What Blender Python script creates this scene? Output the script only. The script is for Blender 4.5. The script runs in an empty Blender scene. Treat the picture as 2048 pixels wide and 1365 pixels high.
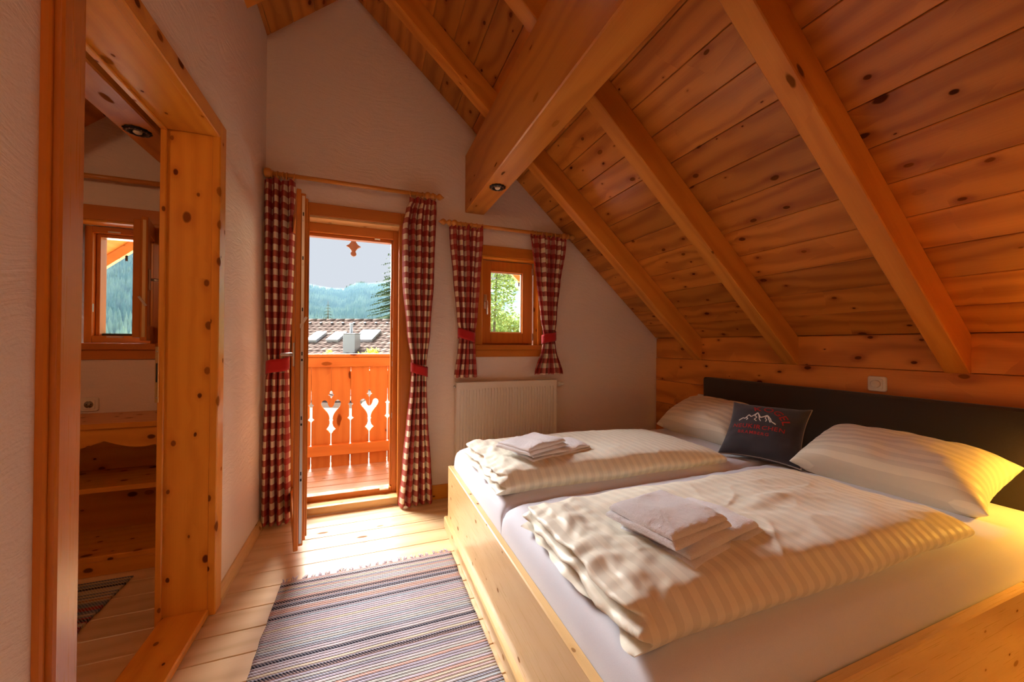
import bpy, bmesh, math, random
from math import sin, cos, pi, radians, sqrt, atan2, exp, tan
from mathutils import Vector, Matrix, noise
from mathutils.geometry import tessellate_polygon

random.seed(7)
sc = bpy.context.scene
C = sc.collection

# ------------------------------------------------------------------ camera
CAMH = 1.20
F_PX, YAW, PITCH, ROLL = 758.06, 0.366039, 0.00759, 0.006044
fw = Vector((sin(YAW)*cos(PITCH), cos(YAW)*cos(PITCH), sin(PITCH)))
rt = Vector((cos(YAW), -sin(YAW), 0)); up = rt.cross(fw)
r2 = cos(ROLL)*rt + sin(ROLL)*up; u2 = -sin(ROLL)*rt + cos(ROLL)*up
cam_d = bpy.data.cameras.new('camera'); cam = bpy.data.objects.new('camera', cam_d); C.objects.link(cam)
cam_d.sensor_width = 36.0; cam_d.lens = 36.0*F_PX/2048.0; cam_d.clip_start = 0.02; cam_d.clip_end = 4000
cam.matrix_world = Matrix(((r2.x, u2.x, -fw.x, 0), (r2.y, u2.y, -fw.y, 0), (r2.z, u2.z, -fw.z, CAMH), (0, 0, 0, 1)))
sc.camera = cam

# ------------------------------------------------------------------ world, sun, exposure
w = bpy.data.worlds.new('sky'); sc.world = w; w.use_nodes = True
bgn = w.node_tree.nodes['Background']
bgn.inputs[0].default_value = (0.80, 0.86, 0.95, 1); bgn.inputs[1].default_value = 0.72
def light(name, kind, loc, energy, col, **kw):
    d = bpy.data.lights.new(name, kind); d.energy = energy; d.color = col
    for k, v in kw.items(): setattr(d, k, v)
    o = bpy.data.objects.new(name, d); C.objects.link(o); o.location = loc
    return o
sun = light('sun', 'SUN', (0, 30, 30), 45.0, (1.0, 0.985, 0.97), angle=radians(60))
sd = Vector((0.36, -0.78, -0.51)).normalized()
sun.rotation_euler = sd.to_track_quat('-Z', 'Y').to_euler()
sc.view_settings.view_transform = 'Standard'; sc.view_settings.look = 'None'
sc.view_settings.gamma = 1.0; sc.view_settings.use_curve_mapping = False
sc.view_settings.exposure = 0.27

# ------------------------------------------------------------------ material helpers
class MB:
    def __init__(s, name):
        s.m = bpy.data.materials.new(name); s.m.use_nodes = True
        s.t = s.m.node_tree; s.b = s.t.nodes['Principled BSDF']; s.out = s.t.nodes['Material Output']
    def n(s, typ, ins=None, **props):
        nd = s.t.nodes.new('ShaderNode'+typ)
        for k, v in props.items(): setattr(nd, k, v)
        for k, v in (ins or {}).items(): s.set(nd.inputs[k], v)
        return nd
    def set(s, sock, v):
        if isinstance(v, bpy.types.NodeSocket): s.t.links.new(v, sock)
        else: sock.default_value = v
    def math(s, op, a, b=None, c=None, clamp=False):
        nd = s.t.nodes.new('ShaderNodeMath'); nd.operation = op; nd.use_clamp = clamp
        s.set(nd.inputs[0], a)
        if b is not None: s.set(nd.inputs[1], b)
        if c is not None: s.set(nd.inputs[2], c)
        return nd.outputs[0]
    def vmul(s, a, b, op='MULTIPLY'):
        nd = s.t.nodes.new('ShaderNodeVectorMath'); nd.operation = op
        s.set(nd.inputs[0], a); s.set(nd.inputs[1], b); return nd.outputs[0]
    def mix(s, f, a, b, blend='MIX'):
        nd = s.t.nodes.new('ShaderNodeMix'); nd.data_type = 'RGBA'; nd.blend_type = blend
        s.set(nd.inputs[0], f); s.set(nd.inputs[6], a if not isinstance(a, tuple) or len(a) == 4 else a+(1,))
        s.set(nd.inputs[7], b if not isinstance(b, tuple) or len(b) == 4 else b+(1,)); return nd.outputs[2]
    def step(s, v, a, b, lo=0.0, hi=1.0):
        nd = s.n('MapRange', {0: v, 1: a, 2: b, 3: lo, 4: hi}, interpolation_type='SMOOTHSTEP'); return nd.outputs[0]
    def noise(s, vec, scale=1.0, detail=2.0, rough=0.5):
        return s.n('TexNoise', {'Vector': vec, 'Scale': scale, 'Detail': detail, 'Roughness': rough}).outputs[0]
    def bump(s, h, strength=0.2, dist=0.01):
        nd = s.n('Bump', {'Strength': strength, 'Distance': dist, 'Height': h}); s.set(s.b.inputs['Normal'], nd.outputs[0]); return nd
    def col(s, v): s.set(s.b.inputs['Base Color'], v if not isinstance(v, tuple) or len(v) == 4 else v+(1,))
    def rough(s, v): s.set(s.b.inputs['Roughness'], v)

def plain(name, col, rough=0.5, metal=0.0, spec=None, emit=None):
    M = MB(name); M.col(col); M.rough(rough); M.b.inputs['Metallic'].default_value = metal
    if spec is not None: M.b.inputs['Specular IOR Level'].default_value = spec
    if emit: M.b.inputs['Emission Color'].default_value = emit[0]+(1,); M.b.inputs['Emission Strength'].default_value = emit[1]
    return M.m

def wood(name, light_c, dark_c, knot_c, knots=0.55, kx=4.2, ky=6.0, rough=0.42, ring=40.0, ringamt=0.35, vary=0.25, ksize=0.10, coat=0.0):
    M = MB(name)
    A = M.n('Attribute', attribute_name='gr').outputs['Vector']
    R = M.n('ObjectInfo').outputs['Random']
    off = M.n('CombineXYZ', {0: M.math('MULTIPLY', R, 37.0), 1: M.math('MULTIPLY', R, 91.7), 2: M.math('MULTIPLY', R, 53.1)}).outputs[0]
    V = M.vmul(A, off, 'ADD')
    warp = M.noise(M.vmul(V, (1.3, 5.0, 5.0)), 1.0, 2.0)
    kw = M.n('TexNoise', {'Vector': V, 'Scale': 14.0, 'Detail': 2.0}).outputs[1]
    sv = M.n('SeparateXYZ', {0: V})
    V2 = M.n('CombineXYZ', {0: M.math('MULTIPLY', sv.outputs[0], kx), 1: M.math('MULTIPLY', M.math('ADD', sv.outputs[1], sv.outputs[2]), ky)}).outputs[0]
    KV = M.vmul(V2, M.vmul(kw, (0.10, 0.10, 0.10)), 'ADD')
    vor = M.n('TexVoronoi', {'Vector': KV, 'Scale': 1.0}, voronoi_dimensions='2D')
    d = vor.outputs['Distance']; rc = M.n('SeparateColor', {0: vor.outputs['Color']})
    gate = M.step(rc.outputs[0], 1-knots-0.02, 1-knots+0.02)
    sz = M.math('MULTIPLY_ADD', M.math('POWER', rc.outputs[1], 1.6), ksize*1.35, ksize*0.42)
    kn = M.math('MULTIPLY', M.math('SUBTRACT', 1.0, M.step(M.math('DIVIDE', d, sz), 0.75, 1.25)), gate)
    halo = M.math('MULTIPLY', M.math('SUBTRACT', 1.0, M.step(M.math('DIVIDE', d, sz), 0.9, 3.6)), gate)
    sx = M.n('SeparateXYZ', {0: V})
    sw = M.math('MULTIPLY', M.math('DIVIDE', 0.5, M.math('ADD', d, 0.14)), gate)
    ph = M.math('ADD', M.math('MULTIPLY_ADD', sx.outputs[1], ring*2.2, M.math('MULTIPLY', warp, 13.0)), M.math('MULTIPLY_ADD', sx.outputs[2], ring*1.3, sw))
    rg = M.math('POWER', M.math('MULTIPLY_ADD', M.math('SINE', ph), 0.5, 0.5), 1.6)
    fib = M.noise(M.vmul(V, (5.0, 260.0, 260.0)), 1.0, 2.0)
    big = M.noise(M.vmul(V, (0.9, 3.0, 3.0)), 1.0, 2.0)
    f = M.math('ADD', M.math('MULTIPLY', rg, ringamt), M.math('MULTIPLY_ADD', big, 0.55, -0.2))
    f = M.math('ADD', f, M.math('MULTIPLY_ADD', fib, 0.35, -0.15), clamp=True)
    f = M.math('ADD', f, M.math('MULTIPLY', halo, 0.42), clamp=True)
    c = M.mix(f, light_c, dark_c)
    c = M.mix(M.math('MULTIPLY', kn, M.math('MULTIPLY_ADD', rc.outputs[2], 0.45, 0.55)), c, knot_c)
    br = M.math('MULTIPLY_ADD', R, vary, 1.0-vary*0.5)
    c = M.mix(1.0, c, M.n('CombineXYZ', {0: br, 1: br, 2: br}).outputs[0], 'MULTIPLY')
    M.col(c); M.rough(M.math('ADD', M.math('MULTIPLY_ADD', fib, 0.18, rough-0.09), M.math('MULTIPLY', kn, 0.4), clamp=True))
    M.set(M.b.inputs['Specular IOR Level'], M.math('MULTIPLY_ADD', kn, -0.25, 0.3))
    if coat: M.set(M.b.inputs['Coat Weight'], M.math('MULTIPLY', M.math('SUBTRACT', 1.0, kn), coat)); M.b.inputs['Coat Roughness'].default_value = 0.25
    h = M.math('ADD', M.math('MULTIPLY', rg, 0.5), M.math('MULTIPLY_ADD', fib, 0.5, M.math('MULTIPLY', kn, -0.6)))
    M.bump(h, 0.22, 0.0018)
    return M.m

def plaster(name, col, amt=1.0):
    M = MB(name)
    P = M.n('NewGeometry').outputs['Position']
    wv = M.n('TexNoise', {'Vector': P, 'Scale': 1.7, 'Detail': 2.0}).outputs[1]
    Q = M.vmul(P, M.vmul(wv, (0.5, 0.5, 0.5)), 'ADD')
    a = M.noise(M.vmul(Q, (9.0, 9.0, 55.0)), 1.0, 3.0, 0.6)
    b = M.noise(P, 130.0, 3.0, 0.6)
    c = M.noise(P, 3.0, 2.0)
    M.col(M.mix(M.math('MULTIPLY', c, 0.5), col, tuple(x*0.90 for x in col)))
    M.rough(0.9); M.b.inputs['Specular IOR Level'].default_value = 0.15
    M.bump(M.math('ADD', M.math('MULTIPLY', a, 0.9), M.math('MULTIPLY', b, 0.35)), 0.6*amt, 0.007)
    return M.m

def cloth_uv(M):
    u = M.n('UVMap', uv_map='UVMap').outputs[0]; return u, M.n('SeparateXYZ', {0: u})

def square(M, v, period):   # 0/1 stripes, softened edge
    s = M.math('SINE', M.math('MULTIPLY', v, 2*pi/period)); return M.step(s, -0.06, 0.06)

def gingham():
    M = MB('gingham_cotton'); u, s = cloth_uv(M)
    a = square(M, s.outputs[0], 0.080); b = square(M, s.outputs[1], 0.080)
    k = M.math('ADD', a, b)
    c = M.mix(M.math('MINIMUM', k, 1.0), (0.86, 0.74, 0.55), (0.43, 0.105, 0.080))
    c = M.mix(M.math('SUBTRACT', M.math('MAXIMUM', k, 1.0), 1.0), c, (0.33, 0.012, 0.014))
    th = M.noise(M.vmul(u, (900, 900, 1)), 1.0, 1.0)
    c = M.mix(M.math('MULTIPLY', th, 0.12), c, (0.70, 0.50, 0.40)); M.col(c); M.rough(0.85)
    M.b.inputs['Specular IOR Level'].default_value = 0.15
    M.bump(th, 0.15, 0.001)
    tr = M.n('BsdfTranslucent', {'Color': c}); ms = M.n('MixShader', {0: 0.15, 1: M.b.outputs[0], 2: tr.outputs[0]})
    M.t.links.new(ms.outputs[0], M.out.inputs[0]); return M.m

def striped(name, c1, c2, period, rough=(0.5, 0.75), axis=0):
    M = MB(name); u, s = cloth_uv(M)
    a = square(M, s.outputs[axis], period)
    M.col(M.mix(a, c1, c2)); M.rough(M.math('MULTIPLY_ADD', a, rough[1]-rough[0], rough[0]))
    M.b.inputs['Sheen Weight'].default_value = 0.25
    n1 = M.noise(u, 26.0, 3.0); M.bump(n1, 0.25, 0.006); return M.m

def fabric(name, col, scale=800.0, strength=0.3, rough=0.9, sheen=0.3, fine=None):
    M = MB(name); P = M.n('TexCoord').outputs['Object']
    a = M.noise(P, scale, 2.0, 0.7)
    M.col(M.mix(M.math('MULTIPLY', a, 0.5), tuple(x*1.12 for x in col), tuple(x*0.8 for x in col)))
    M.rough(rough); M.b.inputs['Sheen Weight'].default_value = sheen; M.b.inputs['Specular IOR Level'].default_value = 0.2
    M.bump(a, strength, 0.003); return M.m

def rugmat(name, stops, cell, dark, seed):
    M = MB(name); u, s = cloth_uv(M)
    x, y = s.outputs[0], s.outputs[1]
    wob = M.math('MULTIPLY', M.math('SUBTRACT', M.noise(M.vmul(u, (6, 3, 1)), 1.0, 2.0), 0.5), 0.006)
    yy = M.math('ADD', y, wob)
    row = M.math('FLOOR', M.math('DIVIDE', yy, cell))
    rn = M.n('TexWhiteNoise', {'W': M.math('ADD', row, seed)}, noise_dimensions='1D')
    ramp = M.n('ValToRGB', {0: rn.outputs[0]}); cr = ramp.color_ramp; cr.interpolation = 'CONSTANT'
    for i, cc in enumerate(stops):
        e = cr.elements[i] if i < 2 else cr.elements.new(i/len(stops))
        e.position = i/len(stops); e.color = cc+(1,)
    zig = M.math('ADD', M.math('MULTIPLY', x, 2*pi/0.011), M.math('MULTIPLY', y, 2*pi/0.0135))
    zg = M.step(M.math('SINE', zig), -0.35, 0.35)
    c = M.mix(M.math('MULTIPLY', zg, 0.42), ramp.outputs[0], (0.50, 0.46, 0.46))
    row3 = M.math('FLOOR', M.math('DIVIDE', yy, cell*1.35))
    rk = M.n('TexWhiteNoise', {'W': M.math('ADD', row3, seed+50.5)}, noise_dimensions='1D').outputs[0]
    isd = M.step(rk, 0.88, 0.885)
    dk = M.math('MULTIPLY', isd, M.math('SUBTRACT', 1.0, M.math('MULTIPLY', zg, 0.55)))
    c = M.mix(dk, c, dark)
    M.col(c); M.rough(0.95); M.b.inputs['Specular IOR Level'].default_value = 0.1
    hb = M.math('ADD', M.math('SINE', M.math('MULTIPLY', yy, 2*pi/cell)), M.math('MULTIPLY', zg, 0.8))
    M.bump(hb, 0.5, 0.003); return M.m

def glassmat(name, tint=(1, 1, 1), refl=0.06):
    M = MB(name)
    t = M.n('BsdfTransparent', {'Color': tint+(1,)}); g = M.n('BsdfGlossy', {'Color': (1, 1, 1, 1), 'Roughness': 0.02})
    ms = M.n('MixShader', {0: refl, 1: t.outputs[0], 2: g.outputs[0]}); M.t.links.new(ms.outputs[0], M.out.inputs[0]); return M.m

def leafmat(name, c1, c2, trans=0.35):
    M = MB(name); P = M.n('NewGeometry').outputs['Position']
    a = M.noise(P, 1.3, 4.0, 0.7); c = M.mix(M.step(a, 0.3, 0.7), c1, c2); M.col(c); M.rough(0.9); M.b.inputs['Specular IOR Level'].default_value = 0.05
    tr = M.n('BsdfTranslucent', {'Color': c}); ms = M.n('MixShader', {0: trans, 1: M.b.outputs[0], 2: tr.outputs[0]})
    M.t.links.new(ms.outputs[0], M.out.inputs[0]); return M.m

W_CEIL = wood('pine_ceiling', (0.66, 0.240, 0.036), (0.38, 0.100, 0.012), (0.085, 0.020, 0.006), knots=0.62, kx=4.6, ky=7.5, ksize=0.055, ring=26, ringamt=0.6, vary=0.42, rough=0.42, coat=0.25)
W_BEAM = wood('pine_beam', (0.70, 0.270, 0.040), (0.48, 0.140, 0.016), (0.06, 0.016, 0.005), knots=0.40, kx=2.0, ky=5.5, ksize=0.045, ring=34, ringamt=0.42, rough=0.42)
W_FRAME = wood('stained_spruce_frame', (0.60, 0.20, 0.025), (0.44, 0.115, 0.012), (0.10, 0.022, 0.006), knots=0.10, kx=1.2, ky=6.0, ksize=0.06, ring=60, ringamt=0.22, vary=0.12, rough=0.34, coat=0.2)
W_CASE = wood('lacquered_near_casing', (0.60, 0.20, 0.025), (0.44, 0.115, 0.012), (0.10, 0.022, 0.006), knots=0.15, kx=1.6, ky=6.0, ksize=0.05, ring=60, ringamt=0.2, vary=0.1, rough=0.3, coat=1.0)
W_JAMB = wood('knotty_pine_lining', (0.78, 0.33, 0.040), (0.58, 0.19, 0.018), (0.10, 0.018, 0.006), knots=0.72, kx=6.5, ky=10.0, ksize=0.085, ring=44, ringamt=0.3, vary=0.08, rough=0.34, coat=0.2)
W_FLOOR = wood('pine_floor', (0.76, 0.545, 0.31), (0.57, 0.36, 0.165), (0.17, 0.075, 0.03), knots=0.40, kx=2.4, ky=6.5, ksize=0.085, ring=30, ringamt=0.45, vary=0.16, rough=0.36, coat=0.15)
W_BED = wood('pale_spruce_bed', (0.76, 0.50, 0.22), (0.63, 0.37, 0.135), (0.22, 0.09, 0.03), knots=0.5, kx=5.5, ky=9.0, ksize=0.050, ring=40, ringamt=0.3, vary=0.06, rough=0.30, coat=0.35)
W_BALC = wood('larch_balcony', (0.74, 0.285, 0.060), (0.56, 0.155, 0.024), (0.13, 0.03, 0.01), knots=0.40, kx=2.6, ky=7.0, ksize=0.09, ring=34, ringamt=0.3, vary=0.14, rough=0.5)
W_DECK = wood('weathered_deck', (0.74, 0.52, 0.33), (0.58, 0.36, 0.20), (0.13, 0.05, 0.02), knots=0.3, kx=2.6, ky=7.0, ksize=0.07, ring=34, rough=0.5)
W_OLD = wood('weathered_larch', (0.26, 0.13, 0.075), (0.17, 0.075, 0.045), (0.06, 0.02, 0.01), knots=0.3, ring=34, rough=0.6)
W_ROD = wood('turned_beech', (0.60, 0.25, 0.05), (0.48, 0.16, 0.028), (0.2, 0.06, 0.02), knots=0.0, ring=30, ringamt=0.2, vary=0.1, rough=0.3, coat=0.3)
PLASTER = plaster('rough_lime_plaster', (0.84, 0.70, 0.60))
GINGHAM = gingham()
REDCLOTH = fabric('red_band_cotton', (0.40, 0.014, 0.014), 700, 0.2)
DUVET = striped('cream_satin_stripe', (0.86, 0.81, 0.66), (0.76, 0.715, 0.585), 0.046)
PILLOWM = striped('cream_pillow_stripe', (0.84, 0.77, 0.61), (0.72, 0.655, 0.52), 0.040)
SHEET = fabric('grey_white_jersey', (0.69, 0.695, 0.76), 500, 0.12, 0.85, 0.2)
TOWEL = fabric('white_terry', (0.78, 0.76, 0.79), 260, 1.0, 1.0, 0.6)
CUSH = fabric('anthracite_felt', (0.045, 0.042, 0.052), 600, 0.25)
HEADM = fabric('dark_brown_upholstery', (0.052, 0.039, 0.032), 420, 0.5)
REDTH = plain('red_embroidery', (0.42, 0.02, 0.02), 0.8)
WHTH = plain('white_embroidery', (0.80, 0.77, 0.70), 0.8)
PIPING = plain('grey_piping', (0.36, 0.33, 0.30), 0.8)
ENAMEL = plain('cream_enamel', (0.74, 0.66, 0.56), 0.32)
PLAST = plain('ivory_plastic', (0.80, 0.74, 0.63), 0.25)
STEEL = plain('brushed_steel', (0.62, 0.60, 0.56), 0.32, 1.0)
BRASS = plain('brass_plate', (0.80, 0.62, 0.30), 0.35, 1.0)
IRON = plain('black_iron', (0.012, 0.011, 0.010), 0.35, 0.6)
BULB = plain('frosted_bulb', (0.80, 0.72, 0.60), 0.3)
DARK = plain('dark_slot', (0.02, 0.018, 0.016), 0.6)
GLASS = glassmat('window_glass')
RUGM = rugmat('rag_weave', [(0.34, 0.30, 0.35), (0.42, 0.38, 0.40), (0.27, 0.32, 0.38), (0.46, 0.26, 0.21), (0.39, 0.33, 0.38), (0.46, 0.39, 0.28), (0.30, 0.26, 0.33), (0.43, 0.30, 0.29), (0.36, 0.36, 0.34), (0.19, 0.19, 0.24), (0.40, 0.34, 0.40), (0.33, 0.36, 0.39)], 0.0135, (0.02, 0.02, 0.035), 3.0)
RUGM2 = rugmat('rag_weave_dark', [(0.55, 0.42, 0.25), (0.35, 0.04, 0.03), (0.20, 0.20, 0.22), (0.50, 0.42, 0.32), (0.45, 0.22, 0.08), (0.12, 0.15, 0.22), (0.60, 0.50, 0.32)], 0.013, (0.02, 0.02, 0.03), 11.0)
FRINGE = fabric('fringe_cotton', (0.42, 0.33, 0.37), 300, 0.3)

# ------------------------------------------------------------------ object helpers
WL = {}      # world location of every unrotated object, for parenting
def wl(o): return WL.get(o.name, Vector((0, 0, 0))) if o else Vector((0, 0, 0))
def link(name, me, parent=None, loc=(0, 0, 0), rot=None, local=False):
    o = bpy.data.objects.new(name, me); C.objects.link(o)
    L = Vector(loc); WL[o.name] = L.copy()
    if parent: o.parent = parent; o.location = L if local else L - wl(parent)
    else: o.location = L
    if rot: o.rotation_euler = rot
    return o
def tag(o, label, cat, group=None, kind=None):
    o['label'] = label; o['category'] = cat
    if group: o['group'] = group
    if kind: o['kind'] = kind
    return o
def thing(name, label, cat, base=(0, 0, 0), group=None, kind=None, rot=None):
    return tag(link(name, None, None, base, rot), label, cat, group, kind)
def set_gr(me, grain, sc_=1.0):
    order = {'x': (0, 1, 2), 'y': (1, 0, 2), 'z': (2, 0, 1)}[grain]
    at = me.attributes.new('gr', 'FLOAT_VECTOR', 'POINT')
    buf = []
    for v in me.vertices:
        c = v.co; buf += [c[order[0]]*sc_, c[order[1]]*sc_, c[order[2]]*sc_]
    at.data.foreach_set('vector', buf)
def mesh_from(name, verts, faces, mat, grain='x', smooth=False, uvs=None):
    me = bpy.data.meshes.new(name); me.from_pydata([tuple(v) for v in verts], [], faces); me.update()
    if mat: me.materials.append(mat)
    if uvs:
        lay = me.uv_layers.new(name='UVMap')
        buf = []
        for l in me.loops: buf += list(uvs[l.vertex_index])
        lay.data.foreach_set('uv', buf)
    if grain: set_gr(me, grain)
    if smooth: me.polygons.foreach_set('use_smooth', [True]*len(me.polygons))
    return me
def from_bm(name, bm, mat, grain='x', smooth=False):
    bmesh.ops.recalc_face_normals(bm, faces=bm.faces)
    me = bpy.data.meshes.new(name); bm.to_mesh(me); bm.free()
    if mat: me.materials.append(mat)
    if grain: set_gr(me, grain)
    if smooth: me.polygons.foreach_set('use_smooth', [True]*len(me.polygons))
    return me
def bm_box(bm, x0, x1, y0, y1, z0, z1, bev=0.0):
    r = bmesh.ops.create_cube(bm, size=1.0)
    for v in r['verts']:
        v.co = Vector((x0+(v.co.x+.5)*(x1-x0), y0+(v.co.y+.5)*(y1-y0), z0+(v.co.z+.5)*(z1-z0)))
    if bev:
        es = list({e for v in r['verts'] for e in v.link_edges})
        bmesh.ops.bevel(bm, geom=es, offset=bev, segments=1, affect='EDGES')
CACHE = {}
def box(name, x0, x1, y0, y1, z0, z1, mat, parent=None, grain='x', bev=0.003, rot=None, local=False):
    d = (round(x1-x0, 4), round(y1-y0, 4), round(z1-z0, 4)); key = (name, d, grain, bev, mat.name)
    if key not in CACHE:
        bm = bmesh.new(); bm_box(bm, -d[0]/2, d[0]/2, -d[1]/2, d[1]/2, -d[2]/2, d[2]/2, min(bev, min(d)*0.3))
        CACHE[key] = from_bm(name, bm, mat, grain)
    return link(name, CACHE[key], parent, ((x0+x1)/2, (y0+y1)/2, (z0+z1)/2), rot, local)
def prism(name, outer, holes, axis, a0, a1, mat, parent=None, grain='x', loc=None, local=False):
    """2-D polygon with holes, extruded along axis. axis 'y': pts=(x,z); 'x': pts=(y,z); 'z': pts=(x,y)"""
    polys = [outer] + list(holes)
    tris = tessellate_polygon([[Vector((p[0], p[1], 0)) for p in q] for q in polys])
    flat = [p for q in polys for p in q]; n = len(flat)
    mk = {'y': lambda p, a: (p[0], a, p[1]), 'x': lambda p, a: (a, p[0], p[1]), 'z': lambda p, a: (p[0], p[1], a)}[axis]
    V = [mk(p, a0) for p in flat] + [mk(p, a1) for p in flat]
    Fc = [list(t) for t in tris] + [[n+i for i in reversed(t)] for t in tris]
    k = 0
    for q in polys:
        m = len(q)
        for i in range(m):
            a, b = k+i, k+(i+1) % m; Fc.append([a, b, n+b, n+a])
        k += m
    bm = bmesh.new(); vs = [bm.verts.new(v) for v in V]
    for f in Fc:
        try: bm.faces.new([vs[i] for i in f])
        except ValueError: pass
    if loc is not None:
        for v in bm.verts: v.co -= Vector(loc)
    me = from_bm(name, bm, mat, grain)
    return link(name, me, parent, loc or (0, 0, 0), None, local)
def lathe_mesh(name, prof, axis, mat, seg=20, grain='x', caps=True):
    """prof: list of (t along axis, radius)"""
    V, Fc = [], []
    for t, r in prof:
        for k in range(seg):
            a = 2*pi*k/seg; p = (r*cos(a), r*sin(a))
            V.append({'x': (t, p[0], p[1]), 'y': (p[0], t, p[1]), 'z': (p[0], p[1], t)}[axis])
    m = len(prof)
    for i in range(m-1):
        for k in range(seg):
            a, b = i*seg+k, i*seg+(k+1) % seg; Fc.append([a, b, b+seg, a+seg])
    if caps: Fc.append(list(range(seg))[::-1]); Fc.append([(m-1)*seg+k for k in range(seg)])
    me = mesh_from(name, V, Fc, mat, grain, True)
    bm = bmesh.new(); bm.from_mesh(me); bmesh.ops.recalc_face_normals(bm, faces=bm.faces); bm.to_mesh(me); bm.free()
    return me
def torus_mesh(name, R, r, mat, axis='x', n=18, m=8):
    V, Fc = [], []
    for i in range(n):
        A = 2*pi*i/n
        for j in range(m):
            B = 2*pi*j/m; q = R+r*cos(B); a, b, c = q*cos(A), q*sin(A), r*sin(B)
            V.append({'x': (c, a, b), 'y': (a, c, b), 'z': (a, b, c)}[axis])
    for i in range(n):
        for j in range(m):
            Fc.append([i*m+j, ((i+1) % n)*m+j, ((i+1) % n)*m+(j+1) % m, i*m+(j+1) % m])
    return mesh_from(name, V, Fc, mat, 'x', True)
def tube_bm(bm, pts, rad, seg=8):
    rings = []
    for i, p in enumerate(pts):
        p = Vector(p); r = rad[i] if isinstance(rad, (list, tuple)) else rad
        t = (Vector(pts[min(i+1, len(pts)-1)])-Vector(pts[max(i-1, 0)])).normalized()
        a = t.orthogonal().normalized() if i == 0 else (rings_a - t*rings_a.dot(t)).normalized()
        rings_a = a; b = t.cross(a)
        rings.append([bm.verts.new(p + r*(cos(2*pi*k/seg)*a+sin(2*pi*k/seg)*b)) for k in range(seg)])
    for i in range(len(rings)-1):
        for k in range(seg):
            bm.faces.new([rings[i][k], rings[i][(k+1) % seg], rings[i+1][(k+1) % seg], rings[i+1][k]])
    bm.faces.new(rings[0][::-1]); bm.faces.new(rings[-1])
def tube(name, pts, rad, mat, parent=None, seg=8, local=False, loc=(0, 0, 0)):
    bm = bmesh.new(); tube_bm(bm, [Vector(p)-Vector(loc) for p in pts], rad, seg)
    return link(name, from_bm(name, bm, mat, 'x', True), parent, loc, None, local)

# ------------------------------------------------------------------ room dimensions (metres)
D = 2.95            # inner face of the gable wall
XR = 2.636          # right knee wall
XL = -0.64          # partition wall face
XP = -0.82          # partition other face
TS = 0.892          # roof slope
RX, RZ = -0.12, 3.722   # ridge
YB = -2.3           # back wall
KZ = 1.263          # knee height
XW = 2*RX - XR      # left eave of next room
ANG = math.atan(TS)
def roof(x): return RZ - TS*abs(x-RX)

# ------------------------------------------------------------------ structure
# gable wall with balcony door and two windows
DO = [(-0.50, -0.05), (-0.50, 2.08), (0.235, 2.08), (0.235, -0.05)]           # door hole (x,z)
W1 = [(0.86, 1.19), (0.86, 1.915), (1.375, 1.915), (1.375, 1.19)]
W2 = [(-1.61, 1.19), (-1.61, 1.915), (-1.22, 1.915), (-1.22, 1.19)]
gable = [(XW, -0.3), (-0.50, -0.3), (-0.50, 2.08), (0.235, 2.08), (0.235, -0.3), (XR+0.2, -0.3), (XR+0.2, KZ-0.14), (XR, KZ+0.03), (RX, RZ+0.03), (XW, KZ+0.03)]
gw = prism('wall_far', gable, [W1, W2], 'y', D, D+0.30, PLASTER)
tag(gw, 'rough plastered gable wall with the balcony door and small window', 'wall', kind='structure')
fc = prism('wall_bounce_cladding', gable, [W1, W2], 'y', D+0.302, D+0.325, W_OLD, None, 'z')  # unseen dark cladding, added to cut light bounced onto the balcony
tag(fc, 'unseen dark larch cladding added outside the gable wall to cut bounced light', 'wall', kind='structure')
# partition with doorway
DY0, DY1, DZ = 1.165, 2.03, 2.11
part = [(YB, -0.2), (DY0-0.02, -0.2), (DY0-0.02, DZ+0.02), (DY1+0.02, DZ+0.02), (DY1+0.02, -0.2), (D, -0.2), (D, 3.27), (YB, 3.27)]
pw = prism('wall_left', part, [], 'x', XP, XL, PLASTER)
tag(pw, 'pale plastered partition wall holding the doorway on the left', 'wall', kind='structure')
bw = prism('wall_back', [(XW, -0.2), (XR+.2, -0.2), (XR+.2, KZ), (RX, RZ+.1), (XW, KZ)], [], 'y', YB-0.15, YB, PLASTER)
tag(bw, 'plastered wall behind the camera', 'wall', kind='structure')
lw = box('wall_side', XW-0.15, XW, YB, D, -0.2, KZ+0.02, PLASTER)
tag(lw, 'plastered low knee wall of the neighbouring room', 'wall', kind='structure')
# right knee wall with boards
rw = box('wall_right', XR+0.022, XR+0.2, YB, D, -0.2, KZ+0.02, W_CEIL, None, 'y')
tag(rw, 'orange pine boarded knee wall behind the bed head', 'wall', kind='structure')
zz = [1.263, 1.075, 0.862, 0.650, 0.44, 0.22, 0.0]
for i in range(6):
    box('wall_board', XR+(0.004 if i == 0 else 0.0), XR+0.022, YB, D-0.001, zz[i+1]+0.0012, zz[i]-0.0012, W_CEIL, rw, 'y', 0.002)
# floor
fl = box('floor', XW, XR+0.02, YB, D, -0.2, -0.022, W_FLOOR)
tag(fl, 'pale knotty pine plank floor', 'floor', kind='structure')
y = D-0.055
yy = y
ys = []
while yy > YB:
    ys.append(yy); yy -= 0.1445
for i, yb in enumerate([D]+ys):
    ya = ys[i] if i < len(ys) else YB
    if yb-ya < 0.01: continue
    box('floor_board', -0.72, XR, ya+0.0013, yb-0.0013, -0.022, 0.0, W_FLOOR, fl, 'x', 0.0024)
    box('floor_board', XW, -0.722, ya+0.0013, yb-0.0013, -0.022, 0.0, W_FLOOR, fl, 'x', 0.0024)
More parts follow.
